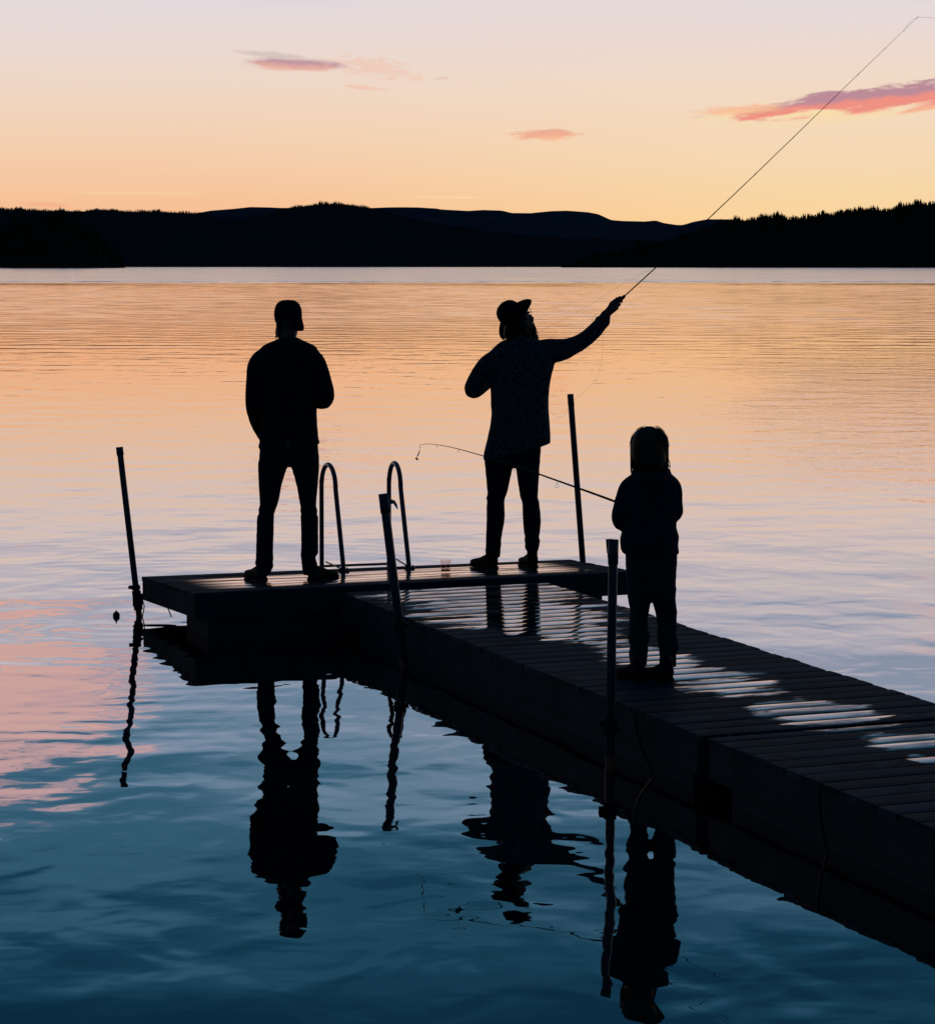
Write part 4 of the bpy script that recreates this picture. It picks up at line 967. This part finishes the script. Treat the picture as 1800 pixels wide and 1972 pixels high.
loft_px(mb, [(1130,1255,1303,.08,0),(1157,1255.5,1301.7,.076,0),(1178,1260,1304.5,.07,.01),(1190,1262.5,1303.5,.066,.015),(1204,1264.5,1304.5,.068,.015),(1218,1264,1303.5,.062,.01),(1232,1264,1306,.066,.01),(1244,1266,1308.5,.062,.0),(1252,1268,1306,.055,0),(1262,1268.5,1303,.058,0),(1282,1270,1303,.055,0)], D, k=5)
remesh(mb, 'trousers', M['kidpant'], 0.006, 2, wrinkle=0.0026, wscale=(20,20,34), parent=kid, origin=tuple(o3))
shoe(kid, P(1237,1312,D-.16), -34, 0.205, 0.085, 0.085, ZW, M['shoe'], 0.02, 0.036); shoe(kid, P(1290,1314,D-.18), -28, 0.205, 0.088, 0.085, ZW, M['shoe'], 0.02, 0.036)
mb = MB()
loft_px(mb, [(824,1238,1261,.030,0),(828,1229,1268,.055,0),(834,1222,1274,.07,0),(845,1216.5,1280,.085,0),(858,1214,1283.5,.092,0),(879,1214.5,1284,.090,-.005),(888,1218,1282.5,.084,-.01),(898,1223,1280,.074,-.015),(905,1228,1277,.062,-.02)], D, ex=2.1)
hair = remesh(mb, 'hair', M['fair'], 0.006, 2, parent=kid, origin=tuple(c_head))
mb = MB(); hcx = c_head
for q in range(620):
    a = random.uniform(0, 2*math.pi)
    if math.sin(a) > 0.55: a = -a
    rx = .0925; ry = .094; sp = random.uniform(0.98,1.035); e0 = random.uniform(0.2,1.2); pts = []
    for f in np.linspace(0,1,7):
        el = e0*(1-f)**1.0
        rr_ = math.cos(el) if el > 0.02 else 1.0
        zz = .045+.088*math.sin(el) if f < 0.5 else None
        if f < 0.5: pts.append(hcx+Vector((rx*sp*rr_*math.cos(a), ry*sp*rr_*math.sin(a), zz)))
        else:
            g_ = (f-0.5)/0.5; pts.append(hcx+Vector((rx*sp*(1.0+.01*g_-.10*g_*g_*(random.random()))*math.cos(a), ry*sp*(1-.12*g_)*math.sin(a), .035-.13*g_+random.choice([0,.01,.02,-.006])*g_+random.uniform(-.004,.006))))
    mb.tube(pts, [.0009,.0011,.0012,.0012,.0012,.001,.0006], 4, round_ends=False)
for (x0, y0, x1, y1) in ((1215.5,872,1219,903),(1217,880,1222,909),(1216,884,1218,896),(1224,888,1227,910),(1284,876,1287,899),(1280,886,1281,906),(1285,880,1289.5,901),(1285,885,1285,908),(1219,888,1220,905)):
    for q in range(3):
        o_ = random.uniform(-1.2,1.2); mb.tube([P(x0+o_,y0,D-.01), P((x0+x1)/2+o_*2,(y0+y1)/2,D-.01), P(x1+o_,y1,D-.01)], .0014, 4, round_ends=False)
mb.build('hair_strands', M['fair'], hair, origin=tuple(c_head))
mb = MB()
for q in range(130):
    a = random.uniform(-0.3, math.pi+0.3); e0 = random.uniform(-0.2,1.3); k_ = random.uniform(1.0,1.05); pts = []
    for f in np.linspace(0,1,6):
        el = e0+f*random.choice([-1,1])*0.0-0.5*f; wv = 0.003*math.sin(f*5+q)
        pts.append(hcx+Vector(((.0935*k_+wv)*math.cos(el)*math.cos(a), (.094*k_)*math.cos(el)*math.sin(a)*0.7, .047+(.090*k_+wv)*math.sin(el))))
    mb.tube(pts, [.0005,.0005,.0005,.0005,.0004,.0003], 4, round_ends=False)
mb.build('flyaway_hair', simple('hair_rimlit', (0.35,0.18,0.08), 0.5), hair, origin=tuple(c_head))  # paler brown stands in for light glowing through backlit stray hairs

# ---- child's spinning rod ------------------------------------------
d_b, d_t = D+0.24, D+1.55
def RP(f, x, y): return P(x, y, d_b+(d_t-d_b)*f)
ctrl = [(0.0,1232,984),(0.09,1207,974.5),(0.2,1155,955),(0.42,1074,926),(0.62,1000,900),(0.80,925,876.5),(0.90,872,862),(0.96,838,856),(0.985,820,855),(1.0,809,857)]
rt = thing('spinning_rod', tuple(RP(0,1232,984)), 'short spinning rod with drooping tip and lure held out to the left by the child', 'fishing rod')
Q = cat_rom(ctrl, 5); pts = [RP(q[0], q[1], q[2]) for q in Q]
mb = MB(); mb.tube(pts, [0.0062*(1-q[0])**0.85+0.0012 for q in Q], 8); mb.build('blank', M['rod2'], rt)
mb = MB(); mb.tube([RP(-.06,1250,990), RP(0,1232,984), RP(.05,1218,978.5)], [.012,.011,.010], 12); mb.build('grip', M['cork'], rt)
mb = MB(); rc = RP(0.02,1228,994); mb.tube([rc+Vector((-.018,0,0)), rc+Vector((.018,0,0))], .019, 14, round_ends=False); mb.tube([rc+Vector((0,0,0)), RP(0.02,1228,984)], .005, 8); mb.tube([rc+Vector((.02,0,0)), rc+Vector((.045,0,-.02))], .005, 8); mb.build('reel', M['black'], rt)
for (f, x, y, r_) in ((0.42,1073,929,.0118),(0.62,991,899,.008),(0.835,883,866,.004),(0.925,842,857,.003),(1.0,809,858,.0025)):
    mb = MB(); c = RP(f, x, y)+Vector((-.002,0,-r_-.006))
    mb.tube([c+Vector((r_*0.75*math.cos(a), r_*.6*math.cos(a), r_*math.sin(a))) for a in np.linspace(0,6.28,16)], .0010 if r_ > .005 else .0007, 6, round_ends=False)
    mb.tube([c+Vector((0,0,r_)), c+Vector((.003,0,r_+.008))], .001, 5, round_ends=False); mb.build('line_guide', M['black'], rt)
mb = MB(); mb.tube([RP(1,809,858), RP(1,808,864), RP(1,807.5,867)], .0009, 5); mb.build('leader', M['line'], rt)
mb = MB(); mb.tube([RP(1,808,867), RP(1,806.5,872), RP(1,804.5,877), RP(1,803,879)], [.0022,.0052,.0062,.0030], 10, flat=.6)
mb.tube([RP(1,803,879), RP(1,802.5,882)], .001, 5, round_ends=False)
mb.tube([RP(1,801,882.5), RP(1,803.5,884.5)], [.0048,.0055], 10, flat=.5); mb.build('lure', M['lure'], rt)
